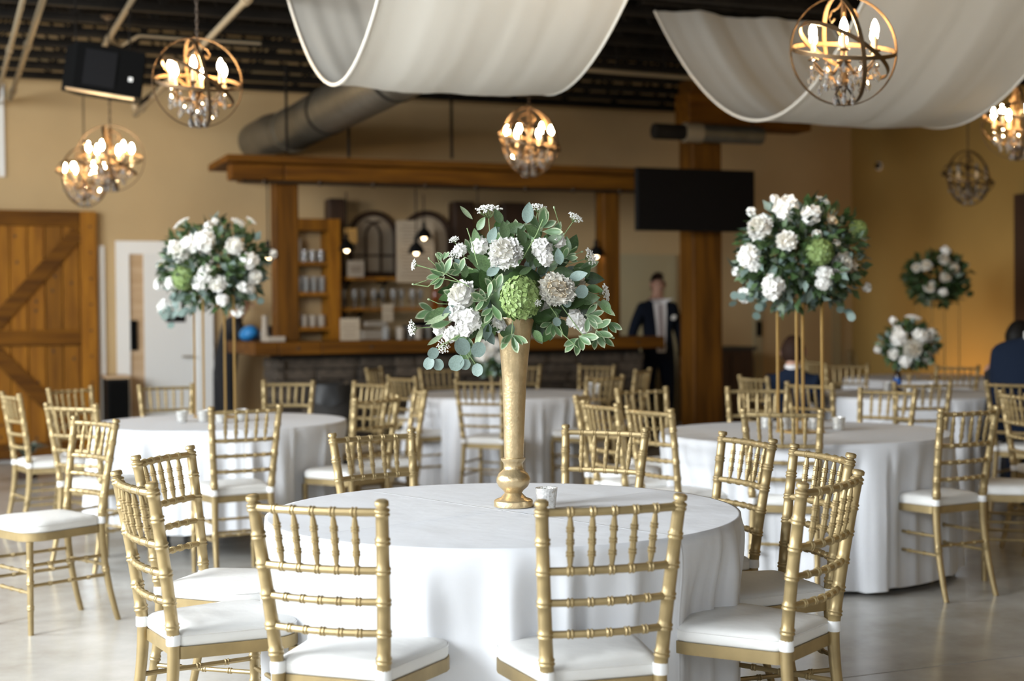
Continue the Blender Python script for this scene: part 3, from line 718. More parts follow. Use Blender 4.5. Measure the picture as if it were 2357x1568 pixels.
# assumed floor lamp, unseen behind the far right tables, warming the tan wall
u0, _ = on_t(2240, 800, T_R); up = thing('assumed_uplight', 'assumed black floor lamp, out of sight, washing the tan wall with warm light', 'light', room(T_R - .75, u0, 0), RA)
m = MB(); m.lathe([(.09, 0), (.1, .02), (.08, .16), (.07, .17), (.06, .12)], 16); m.build('housing', 'black', up)
l = bpy.data.lights.new('assumed_uplight_lamp', 'SPOT'); l.energy = 46; l.color = (1, .55, .15); l.spot_size = 2.4; l.spot_blend = .8; l.shadow_soft_size = .12
o = bpy.data.objects.new('assumed_uplight_lamp', l); COL.objects.link(o); o.location = room(T_R - .75, u0, .22); o.rotation_euler = (TD * .62 + Vector((0, 0, 1))).to_track_quat('-Z', 'Y').to_euler()

# ================================================================== drapes
def drape(label, pxy, z_low, width, L, sag, seed, skew=0.0):
    """a long white band hung from two ceiling lines, bottom middle seen at pxy"""
    c = at_z(pxy[0], pxy[1], z_low); rg = random.Random(seed); ph = [rg.uniform(0, 6) for _ in range(8)]
    nu, nw = 70, 60; m = MB(); L1, L2 = L
    def fn(a, b):
        # a across the width, b along from far to near
        q = (b - .5) * 2; along = q * (L1 if q < 0 else L2)
        z = sag * abs(q) ** 1.9
        w = (a - .5) * width * (1 + .06 * q * q)
        edge = abs(a - .5) * 2
        f = sum(math.sin(a * k * 2 * pi + ph[i] + q * 1.3 * (1 if i % 2 else -1)) * am for i, (k, am) in enumerate(((2, .010), (3, .006), (5, .003), (11, .0015))))
        f *= (.35 + .65 * abs(q)) 
        z += f + .035 * edge ** 2 * (1 - abs(q)) * (1 if a > .5 else .6)
        z = min(z, sag + .06)
        p = c + TD * (w + skew * q) + UD * (along + f * .5) + Vector((0, 0, z)); return p
    m.grid(nw, nu, fn)
    r = thing('ceiling_drape', label, 'drape', c)
    m.v = [tuple(Vector(v) - c) for v in m.v]; m.build('fabric', 'drape', r, angle=180)
    for e in (0, 1):
        mm = MB(); mm.tube([Vector(fn(e, j / 60)) - c for j in range(61)], .009, 6); mm.build('hem', 'drape', r)
    for q, LL in ((-1, L1), (1, L2)):
        mm = MB(); z = sag + .05; a = UD * (q * LL) + TD * (skew * q); mm.tube([a - TD * width * .6 + Vector((0, 0, z)), a + TD * width * .6 + Vector((0, 0, z))], .016, 8); mm.build('rail', 'steel_dark', r)
    return r
drape('white swagged ceiling drape left of centre with a shaded fold at its left', (1040, 214), 2.64, 1.30, (1.35, 1.5), 1.06, 1)
drape('white swagged ceiling drape at upper right behind the large chandelier', (1985, 290), 2.66, 1.5, (1.5, 1.5), 1.04, 5)

# ================================================================== chandeliers
RB = .25
def hoop(tilt_ax, tilt, r=RB, w=.019, th=.005):
    m = MB(); n = 56; R = Matrix.Rotation(tilt, 3, tilt_ax) ; vs = []
    for i in range(n):
        a = 2 * pi * i / n; d = Vector((math.cos(a), math.sin(a), 0))
        for rr, z in ((r - th / 2, -w / 2), (r + th / 2, -w / 2), (r + th / 2, w / 2), (r - th / 2, w / 2)): vs.append(R @ (d * rr + Vector((0, 0, z))))
    fs = [(i * 4 + k, i * 4 + (k + 1) % 4, ((i + 1) % n) * 4 + (k + 1) % 4, ((i + 1) % n) * 4 + k) for i in range(n) for k in range(4)]
    return m.add(vs, fs)
hoops = [hoop('X', pi / 2).mesh('ring', 'bronze', angle=30), hoop('Y', pi / 2 - .2, RB - .008).mesh('ring', 'bronze', angle=30), hoop((1, 1, 0) and 'X', .32, RB - .016).mesh('ring', 'bronze', angle=30), hoop('Y', .55, RB - .024).mesh('ring', 'bronze', angle=30)]
m = MB(); m.lathe([(.006, .24), (.012, .2), (.012, .12), (.03, .09), (.012, .06), (.014, -.02), (.035, -.05), (.012, -.08), (.02, -.13), (.045, -.15), (.045, -.165), (.012, -.17), (.008, -.2), (.0, -.21)], 14); col_me = m.mesh('column', 'bronze')
m = MB(); pts = [(.012, 0, -.05), (.05, 0, -.10), (.11, 0, -.10), (.152, 0, -.06), (.158, 0, -.03)]; m.tube(pts, [.006] * 5, 6); m.lathe([(.006, 0), (.026, .006), (.024, .012), (.010, .014)], 12, c=(.158, 0, -.03)); arm_me = m.mesh('arm', 'bronze')
m = MB(); m.lathe([(.011, .012), (.011, .075)], 10, c=(.158, 0, -.03)); sleeve_me = m.mesh('candle_sleeve', 'candle')
m = MB(); m.lathe([(.006, .075), (.017, .095), (.019, .11), (.013, .132), (.004, .15), (0, .152)], 8, c=(.158, 0, -.03)); bulb_me = m.mesh('bulb', 'bulb'); bulb_off_me = m.mesh('bulb', 'bulb_off')
m = MB(); m.tube([(0, 0, .235), (.03, 0, .20), (.06, 0, .19), (.075, 0, .16), (.06, 0, .14), (.045, 0, .155)], .005, 6); scroll_me = m.mesh('scroll', 'bronze')
m = MB(); m.lathe([(0, 0), (.008, -.012), (.010, -.018), (0, -.03)], 6); m.lathe([(0, -.034), (.015, -.064), (.009, -.085), (0, -.092)], 6); crystal_me = m.mesh('crystal', 'crystal', smooth=False)
m = MB(); m.tube([(-.02, -.02, -.16), (-.045, -.02, -.2), (-.02, 0, -.247)], .005, 6); m.tube([(.02, .02, -.16), (.045, .02, -.2), (.02, 0, -.247)], .005, 6); cage_me = m.mesh('bottom_cage', 'bronze_dark')
def chandelier(px, py, dia, label, lit=True, rz=0.0, Y=None):
    d = Y if Y else FPX * 2 * RB / dia
    c = at_y(px, py, d); r = thing('orb_chandelier', label, 'chandelier', c, rz, 'orb chandeliers')
    for h in hoops:
        o = inst('ring', h, r)
        if not lit: o.data = h
    inst('column', col_me, r); inst('bottom_cage', cage_me, r)
    for k in range(6):
        M = Matrix.Rotation(k * pi / 3 + .2, 4, 'Z'); a = inst('arm', arm_me, r, M)
        inst('candle_sleeve', sleeve_me, r, M); inst('bulb', bulb_me if lit else bulb_off_me, r, M)
        if k % 2 == 0: inst('scroll', scroll_me, r, M)
        for q, (rad, z) in enumerate(((.158, -.035), (.11, -.105), (.15, -.06), (.075, -.08), (.045, -.16))):
            M2 = Matrix.Rotation(k * pi / 3 + .2 + q * .26, 4, 'Z') @ Matrix.Translation((rad, 0, z)); inst('crystal', crystal_me, r, M2)
    mm = MB(); top = 3.68 - c.z; n = 26
    for i in range(n):
        a, b = lerp(.24, top, i / n), lerp(.24, top, (i + 1) / n); o = Vector((.006, 0, 0)) if i % 2 else Vector((0, .006, 0))
        mm.tube([Vector((0, 0, a - .004)) + o, Vector((0, 0, b + .004)) + o], .003, 5); mm.tube([Vector((0, 0, a - .004)) - o, Vector((0, 0, b + .004)) - o], .003, 5)
    mm.build('chain', 'bronze_dark', r)
    mm = MB(); mm.lathe([(.055, top + .0), (.06, top - .012), (.02, top - .04)][::-1], 16); mm.build('ceiling_canopy', 'bronze_dark', r)
    return r
chandelier(455, 190, 205, 'bronze orb chandelier with lit candle bulbs, hanging left of the left drape', rz=.4)
chandelier(1942, 117, 250, 'largest bronze orb chandelier, lit, in front of the right drape', rz=.1)
chandelier(1218, 327, 160, 'lit bronze orb chandelier centred over the bar canopy', rz=.9)
chandelier(254, 365, 152, 'lit bronze orb chandelier below the loudspeaker, the higher of two', rz=.2)
chandelier(194, 408, 136, 'lit bronze orb chandelier above the barn door, the lower of two', rz=1.1)
chandelier(2228, 410, 126, 'dark unlit orb chandelier hanging before the tan wall', False, rz=.5)
chandelier(2342, 285, 166, 'lit bronze orb chandelier cut by the right edge of the picture', rz=1.4)

# ================================================================== chairs
def seat_outline(s=1.0, n=5):
    cs = ((.203, .185, .10), (-.203, .185, .10), (-.168, -.20, .03), (.168, -.20, .03)); out = []
    for i, (x, y, r) in enumerate(cs):
        a0 = (0, 90, 180, 270)[i]; cx, cy = x - r * (1 if x > 0 else -1), y - r * (1 if y > 0 else -1)
        for k in range(n + 1): a = math.radians(a0 + 90 * k / n); out.append(((cx + r * math.cos(a)) * s, (cy + r * math.sin(a)) * s))
    return out
def post_xy(z, sx):
    if z >= .45: f = (z - .45) / .475; return sx * lerp(.152, .185, f), -.205 - .068 * f ** 1.25
    f = (.45 - z) / .45; return sx * (.152 + .012 * f), -.205 - .075 * f ** 1.8
def ringed(zs, r0f, rings, grow=.0032, w=.0045):
    """list of (z, r) with a double ridge at every ring height"""
    out = [(z, r0f(z)) for z in zs]
    for g in rings:
        out = [q for q in out if abs(q[0] - g) > 2.4 * w]
        for dz, e in ((-2.2, 0), (-1.5, 1), (-.8, 1), (-.2, .1), (.2, .1), (.8, 1), (1.5, 1), (2.2, 0)): out.append((g + dz * w, r0f(g) + e * grow))
    return sorted(out)
def rod(m, A, B, r, rings=(), bow=Vector((0, 0, 0)), n=8, taper=None, grow=.0028, segs=10, w=.004):
    A, B = Vector(A), Vector(B); Ln = (B - A).length
    st = ringed([Ln * i / segs for i in range(segs + 1)], lambda s: r * (taper(s / Ln) if taper else 1), [g * Ln for g in rings], grow, w)
    m.tube([A + (B - A) * (s / Ln) + bow * (1 - (2 * s / Ln - 1) ** 2) for s, _ in st], [q for _, q in st], n)
RZ = (.893, .742, .660, .578)
def make_chair():
    r = thing('chiavari_chair', '', 'chair')
    m = MB(); m.prism(seat_outline(), .412, .447); m.build('seat_frame', 'gold_paint', r, angle=35)
    ol = seat_outline(.985, 6); n = len(ol); m = MB()
    rows = [(.985, .447), (1.0, .452), (1.005, .462), (1.0, .474), (.985, .484), (.94, .491), (.85, .496), (.65, .500), (.35, .502)]
    vs = [(x * s, y * s, z) for s, z in rows for x, y in ol] + [(0, 0, .502)]; fs = [tuple(range(n))[::-1]]
    for i in range(len(rows) - 1): fs += [(i * n + k, i * n + (k + 1) % n, (i + 1) * n + (k + 1) % n, (i + 1) * n + k) for k in range(n)]
    b = (len(rows) - 1) * n; fs += [(b + k, b + (k + 1) % n, len(vs) - 1) for k in range(n)]; m.add(vs, fs)
    cu = m.build('cushion', 'cushion', r, angle=70)
    m = MB(); m.tube([(x * 1.002, y * 1.002, .479) for x, y in ol], .0022, 5, closed=True); m.build('piping', 'cushion', cu)
    for sx in (-1, 1):
        x, y = post_xy(.466, sx); m = MB(); m.lathe([(.0195, .452), (.0206, .455), (.0206, .480), (.0195, .483)], 14, c=(x, y, 0)); m.box((x - sx * .012, y + .022, .466), (.016, .03, .022)); m.build('tie_strap', 'strap', cu)
        rf = lambda z: lerp(.0185, .0165, (z - .45) / .475) if z > .45 else lerp(.013, .0185, z / .45)
        st = ringed([.0] + [i * .03 for i in range(1, 30)] + [.885], rf, (.86 + .033, .818, .742, .660, .578, .507, .24))
        st = [q for q in st if q[0] < .904] + [(.905, .0125), (.909, .0130), (.911, .0180), (.921, .0180), (.9245, .0140)]
        m = MB(); m.tube([(*post_xy(z, sx), z) for z, _ in st], [q for _, q in st], 12); m.build('back_post', 'gold_paint', r, angle=50)
        st = ringed([i * .41 / 12 for i in range(13)], lambda z: lerp(.0125, .016, z / .41), (.31, .23, .12)); m = MB(); m.tube([(sx * .168, .152, z) for z, _ in st], [q for _, q in st], 12); m.build('front_leg', 'gold_paint', r, angle=50)
        for z in (.305, .215):
            x, y = post_xy(z, sx); m = MB(); rod(m, (sx * .168, .152, z), (x, y, z), .0078, (.25, .5, .75)); m.build('stretcher', 'gold_paint', r)
    fr = (.19, .345, .5, .655, .81)
    ends = []
    for i, z in enumerate(RZ):
        xl, y = post_xy(z, 1); m = MB(); rod(m, (-xl, y, z), (xl, y, z), .0108 if i < 2 else .0098, fr, Vector((0, -.024, 0)), grow=.003); m.build('back_rail', 'gold_paint', r); ends.append((xl, y))
    tp = lambda s: .55 + .45 * smooth(min(s, 1 - s) / .22)
    for f in fr:
        q = f * 2 - 1; bow = -.024 * (1 - q * q); m = MB()
        rod(m, (ends[0][0] * q, ends[0][1] + bow, RZ[0] - .004), (ends[1][0] * q * 1.0, ends[1][1] + bow, RZ[1] + .004), .0088, (.28, .5, .72), taper=tp, segs=14, grow=.0026, w=.0035); m.build('spindle', 'gold_paint', r)
    for z in (.275, .185):
        m = MB(); rod(m, (-.168, .152, z), (.168, .152, z), .0078, (.25, .5, .75)); m.build('stretcher', 'gold_paint', r)
    x, y = post_xy(.26, 1); m = MB(); rod(m, (-x, y, .26), (x, y, .26), .0078, (.25, .5, .75)); m.build('stretcher', 'gold_paint', r)
    return r
FIN_Z, FIN_Y = .925, -.273
TABLES = {'1': at_z(1158, 1172, .75), '2': at_z(510, 968, .75), '3': at_z(1160, 905, .75), '4': at_z(1850, 992, .75), '5': at_z(2095, 905, .75), '6': at_z(2130, 868, .75), '0': at_z(-330, 1010, .75)}
TABLES = {k: Vector((v.x, v.y, 0)) for k, v in TABLES.items()}
R_T = .762
CH = [  # table, left finial, right finial, label
 ('1', (593, 1134), (890, 1149), 'gold bamboo-style chair in front, left of the two with backs to the viewer'),
 ('1', (1239, 1147), (1557, 1134), 'gold bamboo-style chair in front, right of the two with backs to the viewer'),
 ('1', (276, 1083), (357, 1108), 'nearest gold chair at the left side of the front table, seen edge-on'),
 ('1', (315, 1048), (440, 1025), 'gold chair behind the left edge-on chair at the front table'),
 ('1', (767, 997), (950, 986), 'gold chair behind the front table, left of the gold vase'),
 ('1', (1301, 979), (1486, 982), 'gold chair behind the front table, right of the gold vase'),
 ('1', (1824, 1109), (1953, 1078), 'nearest gold chair at the right side of the front table, cushion half shaded'),
 ('1', (1806, 1022), (1936, 1043), 'gold chair just behind the nearest right chair of the front table'),
 ('1', (1657, 992), (1773, 1010), 'gold chair at the far right edge of the front table'),
 ('2', (321, 886), (443, 882), 'gold chair beyond the left table, before the white door'),
 ('2', (607, 877), (721, 875), 'gold chair beyond the left table, before the stone bar corner'),
 ('2', (112, 894), (210, 887), 'gold chair before the barn door, beyond another chair'),
 ('2', (110, 926), (224, 930), 'gold chair at the near left of the left table, before the barn door'),
 ('0', (172, 956), (267, 966), 'gold chair at left turned away from its table, facing the left edge'),
 ('2', (4, 911), (43, 896), 'gold chair cut by the left edge of the picture'),
 ('2', (487, 936), (645, 931), 'gold chair pulled up to the near side of the left table'),
 ('2', (801, 876), (879, 882), 'gold chair right of the left table, farthest of three'),
 ('2', (815, 917), (914, 907), 'gold chair right of the left table, nearest of three, cushion showing left'),
 ('3', (843, 847), (876, 844), 'narrow edge-on gold chair left of the middle table, farthest'),
 ('3', (901, 862), (963, 867), 'gold chair at the left side of the middle table'),
 ('3', (966, 846), (1052, 847), 'gold chair beyond the middle table, below the hanging round leaves'),
 ('2', (957, 892), (980, 897), 'warm-lit edge-on gold chair between left and middle tables'),
 ('3', (1048, 872), (1156, 874), 'gold chair at the near side of the middle table, left of the vase'),
 ('3', (1156, 840), (1243, 839), 'gold chair beyond the middle table, half hidden by the gold vase'),
 ('3', (1334, 839), (1413, 839), 'gold chair beyond the middle table at its right, before the stone bar'),
 ('3', (1345, 867), (1427, 860), 'gold chair at the right side of the middle table'),
 ('3', (1464, 850), (1496, 847), 'edge-on gold chair below the standing man'),
 ('4', (1324, 908), (1349, 903), 'edge-on gold chair left of the right table, leftmost of the group'),
 ('4', (1354, 921), (1430, 926), 'gold chair second from left beside the right table'),
 ('4', (1456, 932), (1556, 939), 'gold chair at the near left of the right table'),
 ('4', (1420, 893), (1533, 890), 'gold chair at the far left of the right table, below the standing man'),
 ('4', (1713, 938), (1891, 941), 'gold chair at the near side of the right table, behind candle cups'),
 ('4', (2155, 941), (2284, 931), 'gold chair at the right side of the right table, legs on open floor'),
 ('4', (1980, 893), (2107, 893), 'gold chair beyond the right table, right of the tall flower stand'),
 ('4', (1674, 890), (1812, 890), 'gold chair beyond the right table, before the seated boy'),
 ('5', (1701, 863), (1765, 866), 'gold chair the boy in navy sits on'),
 ('5', (1840, 877), (1944, 878), 'gold chair at the near left of the far right table'),
 ('5', (2059, 879), (2188, 877), 'gold chair at the near side of the far right table'),
 ('5', (1897, 838), (2000, 836), 'gold chair at the far left of the far right table'),
 ('5', (2155, 840), (2252, 840), 'gold chair beyond the far right table, right of its flowers'),
 ('5', (2269, 876), (2392, 878), 'gold chair the man in navy sits on at the right edge'),
 ('5', (2302, 897), (2362, 904), 'gold chair at the right edge with tightly overlapping spindles'),
 ('6', (1956, 806), (2027, 806), 'gold chair against the tan wall corner, farthest left'),
 ('6', (2224, 808), (2288, 808), 'gold chair against the tan wall, right of the tall stand'),
 ('6', (1859, 826), (1900, 830), 'gold chair far back between the thin gold rods'),
]
def solve_chair(L, R, target, reg=9):
    my = (L[1] + R[1]) / 2; M = at_z((L[0] + R[0]) / 2, my, FIN_Z); best = None
    for i in range(-176, 177):
        th = math.radians(i / 2); e = Vector((math.cos(th), math.sin(th), 0)) * .185
        a, b = project(M - e), project(M + e)
        if b[0] < a[0]: continue
        cost = abs((b[0] - a[0]) - (R[0] - L[0])) + .6 * abs((b[1] - a[1]) - (R[1] - L[1]))
        nn = Vector((-math.sin(th), math.cos(th), 0)); tt = Vector(target) - M; tt.z = 0; cost += reg * (1 - abs(nn.dot(tt.normalized())))
        if best is None or cost < best[0]: best = (cost, th)
    th = best[1]; n = Vector((-math.sin(th), math.cos(th), 0))
    to = Vector(target) - M; to.z = 0
    if n.dot(to) < 0: n = -n
    rz = math.atan2(-n.x, n.y); pos = Vector((M.x, M.y, 0)) - n * FIN_Y
    fr = (pos + n * .17 - Vector(target)).length
    if fr < .78: pos -= n * min(.035, (.78 - fr) * .3)   # chairs stand only partly under the table
    return pos, rz, n
SLIDE = {16: .06, 36: .14}
proto = make_chair(); CHAIR_POS = []; CHAIRS = []
for i, (tb, L, R, lab) in enumerate(CH):
    pos, rz, n = solve_chair(L, R, TABLES[tb], 0 if i == 40 else 9); pos -= n * SLIDE.get(i, 0); o = proto if i == 0 else copy_tree(proto)
    o.location = pos; o.rotation_euler = (0, 0, rz); tag(o, lab, 'chair', 'gold chairs around the tables'); CHAIR_POS.append((pos, n)); CHAIRS.append(o)
# the chair whose back is beyond the right edge
p = at_z(2338, 1116, .48); o = copy_tree(proto); o.location = (p.x, p.y, 0); o.rotation_euler = (0, 0, math.radians(70)); tag(o, 'gold chair at the right edge showing only its cushion and legs', 'chair', 'gold chairs around the tables'); CHAIR_POS.append((Vector((p.x, p.y, 0)), Vector((-1, .3, 0)).normalized()))
BOY_CHAIR, MAN_CHAIR = CHAIRS[35], CHAIRS[40]

# ================================================================== tables and cloths
def make_table(key, where, hem, seed):
    c = TABLES[key]; rz = .3 + seed
    t = thing('round_table', 'round folding table under the white cloth, ' + where, 'table', c, rz, 'round banquet tables')
    m = MB(); m.lathe([(R_T - .03, .715), (R_T - .008, .722), (R_T - .008, .738), (R_T - .02, .742)], 64); m.build('tabletop', 'table_top', t)
    for k in range(4):
        a = pi / 4 + k * pi / 2; m = MB(); m.tube([(.38 * math.cos(a), .38 * math.sin(a), .715), (.40 * math.cos(a), .40 * math.sin(a), .03)], .016, 8); m.lathe([(.02, 0), (.02, .035)], 8, c=(.40 * math.cos(a), .40 * math.sin(a), 0)); m.build('leg', 'table_leg', t)
    m = MB(); m.tube([(.38 * math.cos(pi / 4 + k * pi / 2), .38 * math.sin(pi / 4 + k * pi / 2), .3) for k in range(4)], .01, 6, closed=True); m.build('brace', 'table_leg', t)
    rot = .62 + seed; rg = random.Random(seed * 100 + 5); NA, top = 360, .7455
    lim = [9.0] * NA
    for pos, n in CHAIR_POS:
        if (pos - c).length > 1.5: continue
        e = Vector((n.y, -n.x, 0)); ol = seat_outline(1.10, 3)
        for k in range(len(ol)):
            (x0, y0), (x1, y1) = ol[k], ol[(k + 1) % len(ol)]
            for q in range(14):
                w = pos + e * lerp(x0, x1, q / 14) + n * lerp(y0, y1, q / 14) - c; ia = int((math.atan2(w.y, w.x) % (2 * pi)) / (2 * pi) * NA) % NA
                lim[ia] = min(lim[ia], w.length)
    big = R_T + .16
    l1 = [max(R_T - .02, min(big, min(lim[(i + d) % NA] for d in range(-5, 6)) - .02)) for i in range(NA)]
    l1 = [sum(l1[(i + d) % NA] for d in range(-3, 4)) / 7 for i in range(NA)]
    pleats = [(rg.uniform(0, 2 * pi), rg.uniform(.022, .07), rg.uniform(.35, 1.0) * rg.choice((1, 1, -.7))) for _ in range(58)]
    def fold(a):
        t_ = 0
        for pa, pw, am in pleats:
            da = (a - pa + pi) % (2 * pi) - pi
            if abs(da) < 3 * pw: t_ += am * math.exp(-(da / pw) ** 2)
        return max(-1, min(1, t_ * .8)) - .2
    FO = [fold(2 * pi * i / NA) for i in range(NA)]
    prof = [0, .2, .4, .55, .66, .72, .75, R_T - .004]
    vs = []; rows = []
    for r in prof[1:]: rows.append(('t', r))
    NS = 30
    for j in range(NS + 1): rows.append(('s', j / NS))
    for kind, q in rows:
        for i in range(NA):
            a = 2 * pi * i / NA
            f = FO[i]
            if kind == 't': r, z = q, top
            else:
                z = top - .012 * min(1, q * 12) - (top - .012 - hem) * q - .004 * 0
                sq = smooth(q * 2.4)
                r = R_T + .008 * min(1, q * 15) + .006 + .03 * q ** .8 + .085 * f * q ** .45 * (.35 + .65 * sq) 
                z += .02 * f * q * q
                vz = smooth((top - z) / .25); r = lerp(r, min(r, l1[i] + .06 * f), vz)
                z = max(z, .012)
            vs.append((r * math.cos(a - rot), r * math.sin(a - rot), z))
    nr = len(rows); fs = [tuple(range(NA))] if False else []
    # centre fan
    for j in range(nr - 1):
        for i in range(NA): fs.append((j * NA + i, (j + 1) * NA + i, (j + 1) * NA + (i + 1) % NA, j * NA + (i + 1) % NA))
    ce = len(vs); vs.append((0, 0, top)); fs += [(ce, i, (i + 1) % NA) for i in range(NA)]
    m = MB(); m.add(vs, fs); o = m.build('tablecloth', 'tablecloth', angle=180); o.location = c; o.rotation_euler = (0, 0, rot)
    tag(o, 'white round tablecloth draped over ' + where, 'tablecloth', 'white round tablecloths')
    return t
make_table('1', 'the large front table under the gold vase', .03, .1)
make_table('2', 'the left table before the barn door', .16, 1.3)
make_table('3', 'the middle table in front of the stone bar', .03, 2.1)
make_table('4', 'the right table with the tall four-rod stand', .03, 3.7)
make_table('5', 'the far right table with the low bouquet', .03, 4.4)
make_table('6', 'the farthest table by the tan wall', .03, 5.2)
TOP = .7465
# candle cups
VOT = [(.026, 0), (.029, .002), (.037, .07), (.034, .07), (.027, .012), (0, .012)]
m = MB(); m.lathe(VOT, 20); cup_me = m.mesh('cup', 'mercury'); m = MB(); m.lathe([(.018, .012), (.019, .03), (.002, .032)], 12); wax_me = m.mesh('candle', 'wax')
def votive(px, py, label, Y=None):
    p = at_z(px, py, TOP); o = thing('candle_cup', label, 'candle holder', p, 0, 'silver glass candle cups'); inst('cup', cup_me, o); inst('candle', wax_me, o)
votive(1258, 1172, 'silver glass candle cup on the front table beside the gold vase')
for px, py, w in ((419, 972, 'leftmost on the left table'), (468, 971, 'on the left table at the stand foot'), (509, 974, 'second from right on the left table'), (557, 968, 'rightmost on the left table')): votive(px, py, 'silver glass candle cup, ' + w)
for px, py, w in ((1766, 986, 'leftmost on the right table'), (1806, 990, 'second from left on the right table'), (1876, 988, 'third from left on the right table'), (1930, 990, 'rightmost on the right table')): votive(px, py, 'silver glass candle cup, ' + w)
for px, py, w in ((2043, 900, 'left on the far right table'), (2093, 912, 'on the far right table below the bouquet'), (2142, 903, 'right on the far right table')): votive(px, py, 'silver glass candle cup, ' + w)
for px, py, w in ((1356, 902, 'left of two on the middle table'), (1374, 905, 'right of two on the middle table')): votive(px, py, 'silver glass candle cup, ' + w)

# ================================================================== flowers
def leaf_mesh(name, mt, prof, curl=.18, fold=.12, tip=.0, n=7):
    """leaf of unit length along +Y, prof(s) = half width"""
    m = MB(); vs = []
    for i in range(n + 1):
        s = i / n; w = prof(s); z = curl * s * s - curl * .3 * s
        vs += [(-w, s, z + fold * w), (-w * .5, s, z + fold * w * .25), (0, s, z - .01), (w * .5, s, z + fold * w * .25), (w, s, z + fold * w)]
    fs = [(i * 5 + k, i * 5 + k + 1, i * 5 + k + 6, i * 5 + k + 5) for i in range(n) for k in range(4)]
    return m.add(vs, fs).mesh(name, mt, angle=180)
P_OV = lambda s: .27 * math.sin(pi * min(1, s ** .8)) ** .85 + .004
P_RD = lambda s: .43 * math.sqrt(max(0, 1 - (2 * s - 1) ** 2)) ** 1.0 + .004
P_OB = lambda s: .19 * math.sin(pi * s ** 1.35) ** .8 + .004
P_NR = lambda s: .13 * math.sin(pi * s) ** .8 + .003
LEAF = {'g': leaf_mesh('leaf', 'leaf', P_OV), 'd': leaf_mesh('leaf', 'leaf_dark', P_OV, .25), 'b': leaf_mesh('leaf', 'leaf_blue', P_RD, .1, .08), 'v': leaf_mesh('leaf', 'leaf_varieg', P_OB, .2, .2), 'p': leaf_mesh('leaf', 'leaf_pale', P_NR, .22), 'l': leaf_mesh('leaf', 'leaf_blue', P_OV, .2)}
def petal(m, base, d_out, up, w, h, cup, ruff, rg, mi=0):
    """one petal: grows from base along up, leaning to d_out"""
    d_out, up = d_out.normalized(), up.normalized(); sd = up.cross(d_out).normalized(); ph = rg.uniform(0, 6)
    def fn(a, b):
        x = (a - .5) * 2; wid = w * (math.sin(pi * (.18 + .66 * b)) ) * (1 - .25 * max(0, b - .8) * x * x * 4)
        o = cup * (b * b) - .35 * w * (1 - x * x) * b * .0 + (x * x) * w * -.45 * b
        o += ruff * math.sin(x * 5 + ph) * b
        return base + sd * (x * wid) + up * (h * b * (1 - .12 * x * x)) + d_out * (cup * b * b + x * x * w * -.4 * (1 - b * .6) + ruff * math.sin(x * 5 + ph) * b)
    m.grid(4, 3, fn, mi)
def bloom(name, mts, rings, seed, ruff):
    m = MB(); rg = random.Random(seed)
    for r0, n, w, h, lean, cup, z0 in rings:
        off = rg.uniform(0, 6)
        for k in range(n):
            a = off + 2 * pi * k / n + rg.uniform(-.15, .15); d = Vector((math.cos(a), math.sin(a), 0)); l_ = lean + rg.uniform(-.12, .12)
            up = Vector((0, 0, math.cos(l_))) + d * math.sin(l_)
            petal(m, d * r0 + Vector((0, 0, z0)), d * math.cos(l_) - Vector((0, 0, math.sin(l_))), up, w * rg.uniform(.85, 1.15), h * rg.uniform(.9, 1.1), cup, ruff, rg, 1 if (len(mts) > 1 and r0 < .25) else 0)
    return m.mesh(name, mts, angle=180)
# unit radius blooms facing +Z
def ruffle(name, mts, seed, n=85, pw=.24, ruff=.055):
    """full double bloom: many short ruffled petals over a dome"""
    m = MB(); rg = random.Random(seed); g = pi * (3 - 5 ** .5)
    for k in range(n):
        z = 1 - 1.12 * (k + .5) / n; rr = math.sqrt(max(0, 1 - z * z)); a = g * k + rg.uniform(-.2, .2); d = Vector((rr * math.cos(a), rr * math.sin(a), z))
        t = d.orthogonal().normalized(); t.rotate(Quaternion(d, rg.uniform(0, 2 * pi)))
        if z < .75: t = (Vector((0, 0, -1)) + d * z).normalized() + t * .25        # outer petals lie like shingles
        up = (d * (.55 + .3 * z) + t.normalized() * (-.45 if z < .75 else .1)).normalized(); up = (d * .8 + Vector((0, 0, .35)) + t * .1).normalized()
        petal(m, d * .42 * rg.uniform(.9, 1.1) - Vector((0, 0, .12)), (d - Vector((0, 0, .3)) + t * .35).normalized(), up, pw * rg.uniform(.8, 1.2), .50 * rg.uniform(.85, 1.1), -.06, ruff, rg, 1 if z > .72 and len(mts) > 1 else 0)
    m.ball((0, 0, -.05), (.62, .62, .5), 14, 8, mi=0)
    return m.mesh(name, mts, angle=180)
ROSE = ruffle('rose', ['petal_white', 'petal'], 1, 42, .34, .02)
PEONY = ruffle('peony', ['petal', 'petal_cream'], 2)
PEONY_W = ruffle('peony', ['petal_white', 'petal'], 9)
ROSE_P = bloom('rose', ['petal_peach', 'petal_cream'], [(.02, 3, .16, .62, -.15, -.05, 0), (.1, 4, .24, .66, -.0, -.05, -.02), (.22, 5, .32, .68, .2, .0, -.06), (.36, 6, .42, .68, .6, .1, -.18)], 3, .02)
